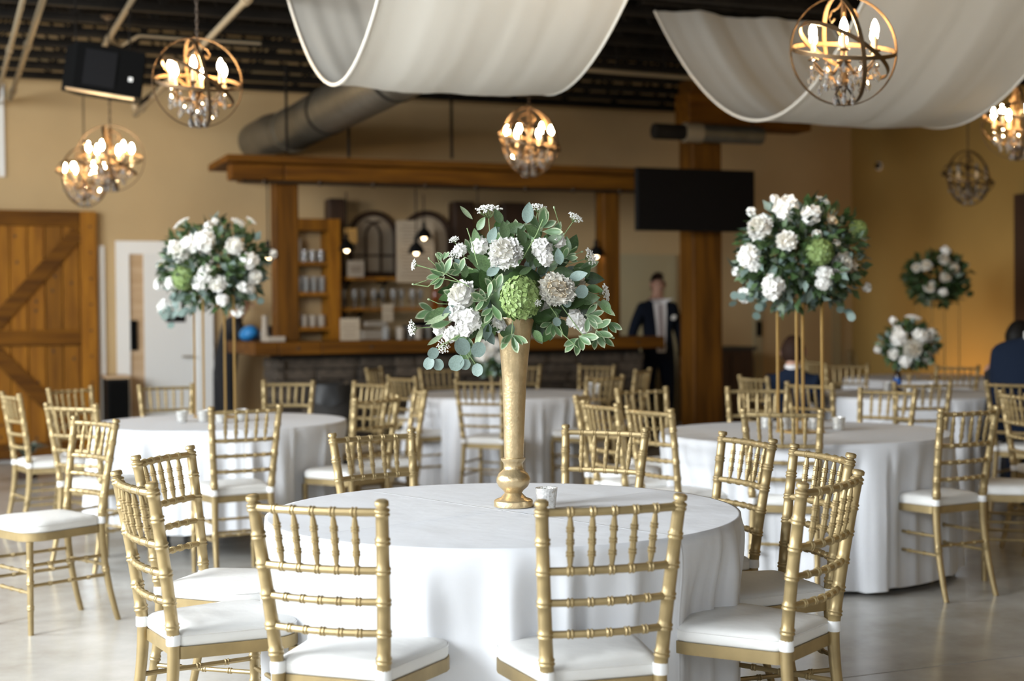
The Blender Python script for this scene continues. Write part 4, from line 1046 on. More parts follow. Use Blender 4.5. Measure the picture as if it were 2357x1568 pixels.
def cluster(name, mts, n, rad, size, seed, pet=5):
    m = MB(); rg = random.Random(seed); g = pi * (3 - 5 ** .5)
    for k in range(n):
        z = 1 - 1.45 * (k + .5) / n; rr = math.sqrt(max(0, 1 - z * z)); a = g * k
        d = Vector((rr * math.cos(a), rr * math.sin(a), z)); c = d * rad * rg.uniform(.88, 1.05)
        q = d.orthogonal().normalized(); q.rotate(Quaternion(d, rg.uniform(0, 6))); s = size * rg.uniform(.8, 1.15)
        for j in range(pet):
            w = q.copy(); w.rotate(Quaternion(d, 2 * pi * j / pet)); sd = d.cross(w)
            lift = rg.uniform(.15, .5)
            m.add([c, c + (w * .55 + sd * .48 + d * lift * .6) * s, c + (w + d * lift) * s, c + (w * .55 - sd * .48 + d * lift * .6) * s], [(0, 1, 2, 3)], 0)
    return m.mesh(name, mts, angle=180)
HYD = cluster('hydrangea', ['hydrangea'], 170, .86, .26, 4, 4)
STOCK = cluster('stock_blossom', ['petal_white'], 16, .62, .52, 5, 6)
SMALLB = cluster('small_blossom', ['petal_white'], 9, .6, .5, 6, 5)
def lace():
    m = MB(); rg = random.Random(8)
    for k in range(22):
        a = k * 2.4; rr = math.sqrt(k / 22); c = Vector((rr * math.cos(a), rr * math.sin(a), .25 - .25 * rr * rr))
        m.tube([(0, 0, -.7), c * .9 - Vector((0, 0, .12)), c], .018, 4, mi=1)
        for j in range(7):
            e = c + Vector((rg.uniform(-.17, .17), rg.uniform(-.17, .17), rg.uniform(-.02, .10))); m.ball(e, rg.uniform(.05, .085), 5, 3)
    return m.mesh('lace_flower', ['petal_white', 'stem'], angle=180)
LACE = lace()
def bud():
    m = MB(); m.ball((0, 0, .3), (.35, .35, .5), 8, 5); m.ball((0, 0, -.1), (.25, .25, .3), 8, 4, mi=1); return m.mesh('bud', ['leaf_pale', 'stem'])
BUD = bud()
def face_m(pos, d, s, roll=0):
    q = Vector(d).to_track_quat('Z', 'Y') @ Quaternion((0, 0, 1), roll); sc = s if hasattr(s, '__len__') else (s, s, s)
    return Matrix.Translation(pos) @ q.to_matrix().to_4x4() @ Matrix.Diagonal((*sc, 1))

# ------------------------------------------------------------------ gold trumpet vase on the front table
VB = at_z(1182, 1166, TOP); VS = FPX / VB.y
vase = thing('trumpet_vase', 'tall gold trumpet vase with a turned foot on the front table', 'vase', VB)
vh = 1.0 / VS
def vz(py): return (1171 - py) / VS
m = MB(); m.lathe([(r / VS, vz(y)) for r, y in ((43, 1171), (45, 1170), (45, 1158), (43, 1155), (30, 1150), (22, 1142), (20, 1139), (24, 1133), (34, 1124), (39, 1114), (39, 1106), (34, 1095), (25, 1087), (22, 1083), (22, 1072), (24, 1068), (28, 1063), (28, 1059), (24, 1058))], 40, caps=True); m.build('foot', 'gold_vase', vase)
m = MB(); prof = [(22, 1060), (23, 1040), (24, 990), (26, 930), (28, 880), (32, 830), (36, 790), (41, 755), (45, 738), (44, 735), (42, 738), (38, 755), (33, 790), (28, 830)]
m.lathe([(r / VS, vz(y)) for r, y in prof], 40, caps=False); b_ = m.build('body', 'gold_vase', vase); b_.rotation_euler = (0, math.radians(.9), 0)

def AP(px, py, dy=0.0):
    """pixel to a point of the bouquet, dy metres behind (+) or before (-) the vase axis"""
    return at_y(px, py, VB.y + dy)
bq = thing('centerpiece_bouquet', 'large white and green bouquet in the gold trumpet vase', 'bouquet', AP(1192, 720))
BO = Vector(bq.location)
def put(name, me, px, py, dy, d, rpx, roll=0, sc=None):
    s = rpx / VS; return inst(name, me, bq, face_m(AP(px, py, dy) - BO, d, (s, s, s) if sc is None else tuple(s * k for k in sc), roll))
put('hydrangea', HYD, 1197, 686, -.12, (0, -1, .1), 49, sc=(.98, 1.08, .9))
put('peony', PEONY_W, 1165, 584, -.10, (-.1, -1, .35), 50, .4); put('peony', PEONY, 1281, 668, -.11, (.15, -1, .1), 52, 1.1, (.85, 1.08, 1))
put('rose', ROSE, 1066, 682, -.06, (-.55, -.7, .5), 46, .2); put('rose', ROSE_P, 1326, 650, .0, (.7, -.6, .3), 34)
put('rose', ROSE, 1148, 745, -.05, (-.4, -.8, -.5), 26); put('rose', ROSE, 1252, 700, -.02, (.1, -.9, .2), 22)
for px, py, dy, d, r in ((1082, 737, -.11, (-.3, -1, 0), 30), (1052, 722, -.08, (-.6, -.8, .1), 25), (1068, 755, -.10, (-.3, -1, -.4), 26), (1040, 770, -.06, (-.6, -.7, -.4), 22), (1246, 572, -.08, (.2, -1, .3), 28), (1285, 555, -.05, (.5, -.8, .5), 19), (1257, 595, -.10, (.2, -1, 0), 20), (1105, 566, -.04, (-.3, -.8, .6), 24), (1325, 735, -.05, (.5, -.9, -.1), 26), (1345, 752, -.04, (.6, -.8, -.3), 19), (1012, 760, -.03, (-.8, -.6, -.3), 17), (1060, 575, -.02, (-.5, -.8, .4), 18), (1085, 655, .02, (-.5, -.7, .4), 20)):
    put('stock_blossom', STOCK, px, py, dy, d, r, px)
for px, py, dy, d, r, bx, by in ((1124, 484, .0, (-.05, -.35, 1), 29, 1130, 590), (1238, 478, .02, (.1, -.5, 1), 18, 1225, 540), (1324, 502, .0, (.5, -.5, .8), 18, 1290, 545), (1358, 592, -.02, (.8, -.5, .3), 20, 1300, 605), (1392, 676, -.02, (.9, -.4, .1), 21, 1310, 680), (953, 610, .0, (-.9, -.4, .2), 13, 1040, 630), (949, 756, -.02, (-.9, -.5, 0), 18, 1010, 745), (1049, 585, .0, (-.4, -.7, .6), 18, 1090, 620), (1020, 798, -.04, (-.4, -.9, -.2), 16, 1060, 760), (1238, 698, -.16, (.1, -1, 0), 8, 1230, 710), (1045, 552, .02, (-.3, -.6, .8), 12, 1090, 600)):
    put('lace_flower', LACE, px, py, dy, d, r)
    a, b = AP(px, py, dy) - BO, AP(bx, by, .0) - BO; dv = Vector(d).normalized(); mm = MB(); a = a - dv * (r / VS * .65)
    mm.tube([a, a - dv * .04 + (b - a) * .3, b], .0016, 5); mm.build('stem', 'stem', bq)
for px, py, d, bx, by in ((1276, 480, (-.2, -.2, 1), 1292, 525), (1004, 588, (0, -.3, 1), 1020, 620), (953, 655, (-1, -.2, .2), 1005, 630), (989, 690, (-1, -.2, .3), 1030, 700), (1302, 605, (.9, -.3, .2), 1270, 590), (1262, 575, (.3, -.6, .6), 1240, 610), (988, 597, (-.3, -.2, 1), 1030, 630), (1325, 570, (.7, -.4, .4), 1275, 590), (1338, 580, (.8, -.4, .2), 1280, 595), (1410, 778, (.9, -.3, 0), 1370, 765)):
    put('bud', BUD, px, py, -.01, d, 7); a, b = AP(px, py, -.01) - BO, AP(bx, by, .0) - BO; mm = MB(); mm.tube([a, (a + b) / 2 + Vector((0, 0, -.006)), b], .0014, 5); mm.build('stem', 'stem', bq)
def put_leaf(kind, px, py, ln, ang, dy=-.08, tilt=0.0, nrm=None):
    """base pixel, length in pixels, angle in the picture plane (degrees, counter-clockwise from right)"""
    a = math.radians(ang); ax = Vector((math.cos(a), -tilt, math.sin(a))); rg = random.Random(px * 31 + py)
    n = Vector(nrm) if nrm else Vector((rg.uniform(-.5, .5), -1, rg.uniform(-.1, .7)))
    if abs(ax.normalized().dot(n.normalized())) > .95: n = Vector((.3, -1, .9))
    return inst('leaf', LEAF[kind], bq, frame_m(AP(px, py, dy) - BO, ax, n, ln / VS))
BIG = [('g', 1136, 620, 66, 150), ('d', 1128, 675, 60, 115), ('l', 1120, 634, 40, 35), ('d', 1130, 660, 58, 150), ('g', 1100, 605, 30, 150), ('g', 1098, 565, 40, 95), ('l', 1125, 560, 42, 65), ('g', 1165, 552, 45, 100), ('g', 1163, 530, 46, 15), ('l', 1212, 515, 50, 82), ('g', 1155, 515, 38, 115), ('g', 1098, 530, 36, 55), ('p', 1088, 505, 42, 135), ('d', 1235, 735, 62, 15), ('d', 1225, 728, 50, 350), ('g', 1215, 605, 52, 70), ('d', 1232, 615, 48, 60), ('g', 1195, 630, 34, 20), ('d', 1180, 625, 52, 165), ('g', 1140, 720, 50, 200), ('d', 1160, 735, 52, 215), ('g', 1100, 745, 48, 240), ('p', 1110, 750, 55, 255), ('l', 1125, 745, 42, 262), ('d', 1290, 700, 62, 0), ('d', 1310, 690, 60, 345), ('g', 1330, 690, 52, 5), ('d', 1350, 660, 40, 340), ('g', 1308, 658, 30, 20), ('l', 1310, 640, 44, 12), ('d', 1335, 710, 48, 330), ('g', 1035, 715, 55, 200), ('p', 1035, 720, 62, 210), ('v', 1040, 740, 52, 195), ('l', 1050, 705, 40, 215), ('g', 1072, 640, 36, 100), ('g', 1110, 660, 30, 60), ('l', 1290, 610, 40, 100), ('g', 1255, 560, 44, 20), ('g', 1245, 545, 46, 150), ('d', 1150, 760, 40, 330), ('d', 1180, 745, 45, 250), ('g', 1230, 760, 34, 300), ('d', 1270, 755, 40, 240), ('g', 1278, 715, 36, 265), ('p', 1370, 690, 60, 320), ('g', 1385, 690, 40, 300), ('p', 1020, 770, 44, 215), ('g', 1075, 790, 50, 262), ('g', 1210, 560, 40, 120), ('l', 1118, 760, 40, 300)]
for i, (k, x, y, ln, an) in enumerate(BIG): put_leaf(k, x, y, ln, an, -.05 - .05 * ((i * 7) % 5) / 4, .15)
# round eucalyptus leaves on a hanging stem
for x, y, r in ((1063, 796, 19), (1102, 803, 17), (1052, 834, 18), (1072, 838, 12), (1099, 850, 14), (998, 812, 13), (988, 835, 14), (1008, 838, 13), (1281, 740, 10), (1340, 670, 15), (1305, 695, 11)):
    rg = random.Random(x + y); a = rg.uniform(-130, -50); aa = math.radians(a)
    put_leaf('b', x - r * math.cos(aa), y + r * math.sin(aa), 2.2 * r, a, -.12, .05, (rg.uniform(-.35, .35), -1, rg.uniform(0, .4)))
for pts in ([(1075, 760), (1070, 800), (1050, 835)], [(1070, 800), (1085, 825), (1099, 845)], [(1060, 770), (1015, 795), (1000, 815), (990, 835)], [(1065, 790), (1085, 798), (1100, 800)], [(1070, 810), (1080, 830), (1075, 838)], [(1262, 700), (1280, 725), (1296, 770), (1330, 800)], [(1100, 610), (1085, 555), (1075, 525)], [(1200, 600), (1235, 540), (1250, 505)], [(1080, 660), (1020, 628), (960, 610)], [(1060, 650), (1010, 640), (985, 660), (955, 655)], [(1180, 740), (1178, 770), (1180, 800)], [(1290, 700), (1340, 770), (1385, 775)]):
    mm = MB(); mm.tube([AP(x, y, -.11) - BO for x, y in pts], .0018, 5); mm.build('stem', 'stem', bq)
# variegated sprigs
SPR = [(1178, 772, [250, 285, 310, 225, 330, 265, 205], 40, -.14), (1330, 775, [200, 250, 285, 320, 230, 345], 44, -.10), (1372, 762, [270, 310, 340, 240, 20, 290], 44, -.08), (1350, 725, [10, 340, 300, 40, 260], 42, -.07), (1245, 530, [60, 95, 130, 20, 160, 350, 75], 52, -.05), (1190, 540, [120, 160, 90, 60], 38, -.03), (1020, 635, [160, 190, 130, 100, 60, 215, 240], 42, -.05), (1060, 625, [170, 110, 60, 200, 140], 34, -.06), (1120, 690, [110, 150, 200, 240, 80], 40, -.12), (1140, 672, [100, 140, 60, 190], 40, -.11), (1135, 705, [250, 290, 220], 44, -.13), (1270, 745, [235, 260, 290, 210], 38, -.08), (1000, 715, [165, 200, 225], 44, -.04), (1300, 595, [30, 0, 330, 60], 34, -.05), (1220, 555, [100, 60, 140], 36, -.06), (1075, 770, [230, 260, 200, 290], 38, -.09), (1395, 745, [300, 260, 340], 36, -.05), (1020, 600, [70, 110, 40, 150], 24, -.02)]
for x, y, angs, ln, dy in SPR:
    rg = random.Random(x * y)
    for a in angs: put_leaf('v', x + rg.uniform(-5, 5), y + rg.uniform(-5, 5), ln * rg.uniform(.8, 1.15), a + rg.uniform(-10, 10), dy, rg.uniform(-.1, .45), (rg.uniform(-.6, .6), -1, rg.uniform(-.2, .7)))
# inner and back foliage, fills the core of the bouquet
rg = random.Random(12)
for k in range(170):
    a = rg.uniform(0, 2 * pi); rr = math.sqrt(rg.uniform(.02, 1)); x = 1192 + 150 * rr * math.cos(a); y = 655 - 118 * rr * math.sin(a)
    if y > 745 and abs(x - 1192) < 48: continue
    put_leaf(rg.choice('ddgdgvdl'), x, y, rg.uniform(34, 58), math.degrees(a) + rg.uniform(-50, 50), rg.uniform(-.07, .14) + .06 * rr, rg.uniform(-.4, .5))
mm = MB(); mm.ball((0, 0, .06), (.10, .10, .10), 14, 8); mm.build('moss_core', 'leaf_dark', bq)

# ------------------------------------------------------------------ background arrangements
def foliage(parent, c, R, n, seed, mts, size, squash=(1, 1, .85), trail=()):
    rg = random.Random(seed); m = MB()
    for k in range(n):
        z = rg.uniform(-.97, 1); a = rg.uniform(0, 2 * pi); q = math.sqrt(1 - z * z); d = Vector((q * math.cos(a), q * math.sin(a), z))
        rad = R * rg.uniform(.45, 1.05); p = c + Vector((d.x * rad * squash[0], d.y * rad * squash[1], d.z * rad * squash[2]))
        ax = (d + Vector((rg.uniform(-.7, .7), rg.uniform(-.7, .7), rg.uniform(-.7, .5)))).normalized(); s = size * rg.uniform(.7, 1.3); w = .27 * s
        nn = d + Vector((rg.uniform(-.5, .5), rg.uniform(-.5, .5), .3)); y = ax; x = y.cross(nn).normalized(); zz = x.cross(y)
        m.add([p, p + y * s * .45 + x * w + zz * w * .3, p + y * s - zz * s * .12, p + y * s * .45 - x * w + zz * w * .3, p + y * s * .5], [(0, 1, 4), (1, 2, 4), (2, 3, 4), (3, 0, 4)], rg.randrange(len(mts)))
    for off in trail:
        for j in range(8):
            p = c + Vector(off) * (.66 + .055 * j) + Vector((rg.uniform(-.03, .03), rg.uniform(-.03, .03), rg.uniform(-.03, .03))); s = size * .8
            x = Vector((rg.uniform(-1, 1), rg.uniform(-.4, .4), rg.uniform(-1, 1))).normalized(); y = Vector((rg.uniform(-.4, .4), -1, .2)).cross(x).normalized()
            m.add([p + (x * math.cos(t) + y * math.sin(t)) * s * .42 for t in [2 * pi * q / 8 for q in range(8)]], [tuple(range(8))], len(mts) - 1)
    return stuff(m.build('foliage', mts, parent, angle=180))
def bouquet(label, anchor, Y, blooms, center, Rpx, seed, mts=('leaf', 'leaf_dark', 'leaf_dark', 'leaf_blue'), n=420, trail=(), cat='bouquet', squash=(1, 1, .85)):
    s = FPX / Y; root = thing('flower_arrangement', label, cat, anchor); A = Vector(anchor)
    c = at_y(*center, Y) - A; R = Rpx / s
    foliage(root, c, R, int(n * 2.9), seed, list(mts), 28 / s * (Rpx / 120) ** .5, squash, [((x - center[0]) / s, -.05, -(y - center[1]) / s) for x, y in trail])
    rg = random.Random(seed)
    for kind, x, y, r in blooms:
        off = Vector(((x - center[0]) / s, 0, -(y - center[1]) / s)); q = min(1, off.length / (R * 1.05)); dy = -R * math.sqrt(max(0, 1 - q * q)) * .95
        d = Vector((off.x, dy - .05, off.z)).normalized(); me, nm = {'r': (ROSE, 'rose'), 'p': (PEONY_W, 'peony'), 'c': (PEONY, 'peony'), 's': (STOCK, 'stock_blossom'), 'h': (HYD, 'hydrangea'), 'b': (SMALLB, 'small_blossom'), 'o': (ROSE_P, 'rose'), 'l': (LACE, 'lace_flower')}[kind]
        inst(nm, me, root, face_m(at_y(x, y, Y + dy) - A, d, (1.32 if kind in 'pc' else 1.16) * r / s * (Y + dy) / Y, rg.uniform(0, 6)))
        if q > .95:
            mm = MB(); mm.tube([at_y(x, y, Y + dy) - A, c + off * .75], .0025, 5); mm.build('stem', 'stem', root)
    return root
def rod_stand(key, pxs, py_top, px_base, label, size):
    """gold frame stand with four thin rods"""
    b = at_z(*px_base, TOP); _Y = b.y; t = at_y(px_base[0], py_top, _Y); h = t.z - TOP; r = thing('flower_stand', label, 'stand', b, size[1])
    w = size[0] / 2
    m = MB(); m.rbox((0, 0, .006), (size[0] + .02, size[0] + .02, .012), .002); m.build('base_plate', 'gold_rod', r, smooth=False)
    for sx in (-1, 1):
        for sy in (-1, 1):
            m = MB(); m.beam((sx * w, sy * w, .01), (sx * w, sy * w, h), .011, .011); m.build('rod', 'gold_rod', r, smooth=False)
    m = MB()
    for a, c in (((-w, -w), (w, -w)), ((w, -w), (w, w)), ((w, w), (-w, w)), ((-w, w), (-w, -w))): m.beam((*a, h), (*c, h), .011, .011)
    m.rbox((0, 0, h + .004), (size[0], size[0], .006), .001); m.build('top_frame', 'gold_rod', r, smooth=False)
    return b, h
b, h = rod_stand('2', None, 683, (495, 962), 'tall thin gold flower stand on the left table', (.20, .5))
bouquet('white rose arrangement on the tall stand of the left table', b + Vector((0, 0, h + .01)), b.y, [('r', 421, 582, 27), ('r', 538, 568, 24), ('r', 500, 652, 23), ('r', 585, 637, 20), ('s', 408, 575, 22), ('s', 470, 555, 26), ('s', 440, 562, 22), ('s', 462, 650, 20), ('s', 475, 630, 20), ('s', 380, 708, 18), ('s', 575, 600, 20), ('s', 512, 690, 14), ('l', 418, 515, 17), ('l', 548, 512, 14), ('l', 578, 508, 11), ('b', 372, 612, 13), ('b', 366, 655, 14), ('b', 548, 714, 17), ('b', 627, 584, 12), ('h', 425, 640, 26), ('s', 395, 650, 16), ('b', 560, 660, 14), ('b', 575, 665, 13), ('b', 480, 520, 12), ('b', 495, 510, 9)], (492, 612), 112, 21, trail=((375, 720), (400, 735), (590, 690)))
b, h = rod_stand('4', None, 690, (1842, 996), 'tall thin gold flower stand on the right table', (.165, .45))
bouquet('large white and green arrangement on the tall stand of the right table', b + Vector((0, 0, h + .01)), b.y, [('r', 1812, 556, 27), ('p', 1752, 525, 30), ('s', 1810, 480, 30), ('s', 1865, 495, 24), ('h', 1885, 580, 30), ('h', 1972, 530, 22), ('p', 1935, 605, 27), ('o', 1958, 612, 20), ('s', 1725, 590, 28), ('s', 1780, 655, 26), ('s', 1778, 672, 20), ('s', 1898, 630, 20), ('s', 1895, 650, 18), ('o', 1912, 508, 18), ('s', 1715, 680, 18), ('b', 1730, 487, 12), ('b', 1783, 459, 12), ('l', 1895, 462, 14), ('b', 1995, 662, 12), ('b', 1695, 625, 13), ('s', 1735, 610, 16), ('b', 1880, 540, 12), ('b', 1925, 560, 10)], (1842, 590), 138, 22, n=620, trail=((1700, 690), (1745, 710), (1860, 700), (1955, 720)))
b, h = rod_stand('6', None, 695, (2160, 872), 'tall thin gold flower stand on the farthest table by the tan wall', (.28, .2))
bouquet('dark green arrangement with cream roses on the farthest tall stand', b + Vector((0, 0, h + .01)), b.y, [('c', 2172, 600, 13), ('c', 2195, 618, 13), ('c', 2175, 638, 13), ('c', 2140, 660, 13), ('c', 2132, 612, 12), ('c', 2110, 617, 10), ('s', 2175, 578, 11), ('s', 2170, 673, 10), ('b', 2225, 610, 6)], (2155, 640), 66, 23, mts=('leaf_dark', 'leaf_dark'), n=260, trail=((2115, 690), (2230, 675)))
# low bouquet of the far right table in a small gold vase
b = at_z(2093, 906, TOP); lv = thing('gold_bud_vase', 'small gold stem vase on the far right table', 'vase', b); s = FPX / b.y
m = MB(); m.lathe([(.045, 0), (.045, .008), (.012, .02), (.010, .09), (.022, .12), (.03, .15), (.026, .15), (.015, .12)], 18); m.build('body', 'gold_vase', lv)
bouquet('low bouquet with one large cream rose on the far right table', b + Vector((0, 0, .14)), b.y, [('c', 2100, 802, 22), ('r', 2058, 815, 15), ('s', 2070, 778, 20), ('s', 2118, 775, 18), ('s', 2140, 772, 16), ('s', 2085, 830, 15), ('r', 2132, 822, 15), ('l', 2102, 732, 15), ('b', 2055, 738, 10), ('b', 2065, 760, 12), ('b', 2020, 805, 9), ('l', 2158, 772, 10)], (2095, 795), 55, 24, n=260, squash=(1.1, 1, .9))
# low bouquet on the middle table, half hidden behind the gold vase
b = at_z(1132, 902, TOP); lv = thing('gold_bud_vase', 'small gold vase on the middle table behind the trumpet vase', 'vase', b)
m = MB(); m.lathe([(.045, 0), (.045, .008), (.012, .02), (.010, .09), (.022, .12), (.03, .15), (.026, .15), (.015, .12)], 18); m.build('body', 'gold_vase', lv)
bouquet('low white bouquet on the middle table behind the trumpet vase', b + Vector((0, 0, .14)), b.y, [('r', 1128, 808, 16), ('s', 1110, 820, 16), ('s', 1140, 795, 15), ('r', 1152, 822, 14), ('s', 1120, 790, 12), ('b', 1160, 780, 9), ('b', 1098, 800, 9)], (1132, 826), 42, 25, n=200)
# fern-like potted plant at the left edge
p = at_z(62, 1085, 0.0); p = at_y(62, 1060, 12.4); p.z = 0
fp = thing('potted_plant', 'small blue-green potted plant on the floor at the barn door', 'plant', p)
m = MB(); m.lathe([(.08, 0), (.11, .16), (.10, .16), (.07, .03)], 16); m.build('pot', 'wood_dark', fp)
m = MB(); rg = random.Random(4)
for k in range(26):
    a = rg.uniform(0, 2 * pi); l = rg.uniform(.15, .26); d = Vector((math.cos(a), math.sin(a), 0)); x = Vector((-d.y, d.x, 0)) * .022; q = Vector((0, 0, .16))
    m.add([q, q + d * l * .5 + x + Vector((0, 0, l * .6)), q + d * l + Vector((0, 0, l * .5)), q + d * l * .5 - x + Vector((0, 0, l * .6))], [(0, 1, 2, 3)])
stuff(m.build('foliage', 'leaf_blue', fp))
# blue bottle on the far right table
p = at_z(2066, 902, TOP); bt = thing('beer_bottle', 'dark bottle with a blue label on the far right table', 'bottle', p)
m = MB(); m.lathe([(.028, 0), (.031, .004), (.031, .12), (.026, .15), (.013, .18), (.012, .225), (.014, .23), (.014, .24)], 16); m.build('body', 'bottle_dark', bt)
m = MB(); m.lathe([(.0316, .03), (.0316, .11)], 16, caps=False); m.build('label_band', 'bottle_blue', bt)
m = MB(); m.lathe([(.0145, .19), (.0145, .238)], 12, caps=True); m.build('neck_foil', 'bottle_blue', bt)

# ================================================================== people
def skin_mesh(name, nodes, edges, root, sub=2):
    names = list(nodes); me = bpy.data.meshes.new(name); me.from_pydata([nodes[k][0] for k in names], [(names.index(a), names.index(b)) for a, b in edges], [])
    o = bpy.data.objects.new(name + '_cage', me); COL.objects.link(o)
    md = o.modifiers.new('s', 'SKIN'); md.use_smooth_shade = True
    for i, k in enumerate(names):
        r = nodes[k][1]; me.skin_vertices[0].data[i].radius = r if hasattr(r, '__len__') else (r, r); me.skin_vertices[0].data[i].use_root = (k == root)
    sb = o.modifiers.new('d', 'SUBSURF'); sb.levels = sub; sb.render_levels = sub
    bpy.context.view_layer.update(); dg = bpy.context.evaluated_depsgraph_get()
    out = bpy.data.meshes.new_from_object(o.evaluated_get(dg)); out.name = name
    bpy.data.objects.remove(o); return out
def arm_nodes(N, E, sd, sh, el, wr, hand_dir, curl=.4):
    s = 'L' if sd < 0 else 'R'; hd = Vector(hand_dir).normalized(); wr = Vector(wr)
    N.update({'sh' + s: (sh, .078), 'el' + s: (el, .056), 'wr' + s: (wr, .036), 'pa' + s: (wr + hd * .07, (.040, .024))})
    E += [('chest', 'sh' + s), ('sh' + s, 'el' + s), ('el' + s, 'wr' + s), ('wr' + s, 'pa' + s)]
    lat = Vector((0, 1, 0)) if abs(hd.z) > .6 else Vector((sd, 0, 0)); inn = Vector((-sd, 0, 0)) if abs(hd.z) > .6 else Vector((0, 0, -1))
    for j, (o_, ln) in enumerate(((-.030, .068), (-.010, .080), (.011, .074), (.030, .058))):
        a = wr + hd * .115 + lat * o_; b = a + hd * ln * .5 + inn * .008; c = b + hd * ln * .45 + inn * ln * curl
        N['f%d%s' % (j, s)] = (a, .0095); N['g%d%s' % (j, s)] = (b, .009); N['h%d%s' % (j, s)] = (c, .0075)
        E += [('pa' + s, 'f%d%s' % (j, s)), ('f%d%s' % (j, s), 'g%d%s' % (j, s)), ('g%d%s' % (j, s), 'h%d%s' % (j, s))]
    a = wr + hd * .055 - lat * .045; N['t' + s] = (a, .011); N['u' + s] = (a + hd * .045 - lat * .02, .009); E += [('pa' + s, 't' + s), ('t' + s, 'u' + s)]
def leg_nodes(N, E, sd, hip, kn, an, toe):
    s = 'L' if sd < 0 else 'R'; N.update({'hp' + s: (hip, .105), 'kn' + s: (kn, .072), 'an' + s: (an, .05), 'to' + s: (toe, (.045, .035))}); E += [('pel', 'hp' + s), ('hp' + s, 'kn' + s), ('kn' + s, 'an' + s), ('an' + s, 'to' + s)]
def person(label, loc, rz, N, E, zones, mats, head_c, head_r, hair='hair_brown', hair_dir=(0, .25, .5), shirt=None, extra=None, scale=1.0, face=(0, -1, 0)):
    root = thing('person', label, 'person', loc, rz); root.scale = (scale,) * 3
    me = skin_mesh('body', N, E, 'pel')
    for k in mats: me.materials.append(MATS[k])
    for p in me.polygons: p.material_index = zones(p.center); p.use_smooth = True
    body = bpy.data.objects.new('body', me); COL.objects.link(body); body.parent = root
    # hair cap following the skull
    hc = Vector(head_c); fd = Vector(face).normalized(); m = MB(); rg = random.Random(3)
    m.ball((0, 0, 0), (head_r[0] * 1.10, head_r[1] * 1.10, head_r[2] * 1.08), 20, 14)
    vs = []; keep = {}
    for i, v in enumerate(m.v):
        q = Vector(v); front = q.dot(fd) / head_r[1]; zz = q.z / head_r[2]; vs.append(hc + q * (1 + .03 * math.sin(14 * q.x / head_r[0] + 9 * zz)))
        keep[i] = not (front > -.05 and zz < .45 + .25 * (1 - front)) and zz > -.75
    fs = [f for f in m.f if all(keep[i] for i in f)]; m.v = [tuple(v) for v in vs]; m.f = fs; m.m = [0] * len(fs); m.build('hair', hair, root)
    # face: eyes, nose, mouth, ears
    sdv = Vector((0, 0, 1)).cross(fd).normalized(); up = Vector((0, 0, 1))
    for q in (-1, 1):
        m = MB(); m.ball(hc + fd * head_r[1] * .93 + sdv * q * head_r[0] * .42 + up * .0, .011, 8, 5); m.build('eye', 'hair_black', root)
        m = MB(); m.ball(hc + sdv * q * head_r[0] * 1.03 - up * .01, (.014, .022, .032), 8, 6); m.build('ear', 'skin', root)
    m = MB(); a = hc + fd * head_r[1] * .95; m.tube([a + up * .005, a - up * .018 + fd * .012, a - up * .034 + fd * .022, a - up * .042 + fd * .006], [.008, .010, .014, .009], 8); m.build('nose', 'skin', root)
    m = MB(); m.ball(a - up * .062 - fd * .004, (.022, .008, .006), 8, 4); m.build('mouth', 'tie', root)
    bvh = BVHTree.FromPolygons([v.co.copy() for v in me.vertices], [tuple(p.vertices) for p in me.polygons])
    def patch(name, mt, fn, nx, ny, direction, off=.006):
        d = Vector(direction).normalized(); m = MB(); pts = []
        def f(a, b):
            q = Vector(fn(a, b)); h = bvh.ray_cast(q - d * .8, d); return (h[0] - d * off) if h[0] is not None else q
        m.grid(nx, ny, f); return m.build(name, mt, root, angle=180)
    if extra: extra(root, patch)
    return root
def std_head(N, E, base, nk, hd, tp): 
    N.update({'nb': (base, (.085, .078)), 'nk': (nk, .056), 'hd': (hd, (.074, .092)), 'tp': (tp, (.062, .076))}); E += [('chest', 'nb'), ('nb', 'nk'), ('nk', 'hd'), ('hd', 'tp')]
# 1. standing man at the right bar end
N = {'pel': ((0, 0, .97), (.165, .115)), 'sp': ((0, 0, 1.17), (.16, .112)), 'chest': ((0, .01, 1.38), (.185, .125))}; E = [('pel', 'sp'), ('sp', 'chest')]
std_head(N, E, (0, .01, 1.52), (0, 0, 1.58), (0, -.02, 1.68), (0, -.01, 1.77))
arm_nodes(N, E, -1, (-.18, .01, 1.45), (-.285, .02, 1.18), (-.30, -.10, .97), (-.1, -.5, -.8)); arm_nodes(N, E, 1, (.18, .01, 1.45), (.265, .03, 1.16), (.275, -.02, .92), (0, -.1, -1))
leg_nodes(N, E, -1, (-.10, 0, .90), (-.12, -.01, .50), (-.13, .02, .09), (-.15, -.13, .05)); leg_nodes(N, E, 1, (.10, 0, .90), (.115, -.01, .50), (.12, .02, .09), (.14, -.13, .05))
t, _ = on_u(1514, 780, U_B - .9); zo = lambda c: 1 if (c.z > 1.545 or (abs(c.x) > .23 and c.z < .93)) else (2 if c.z < .10 else 0)
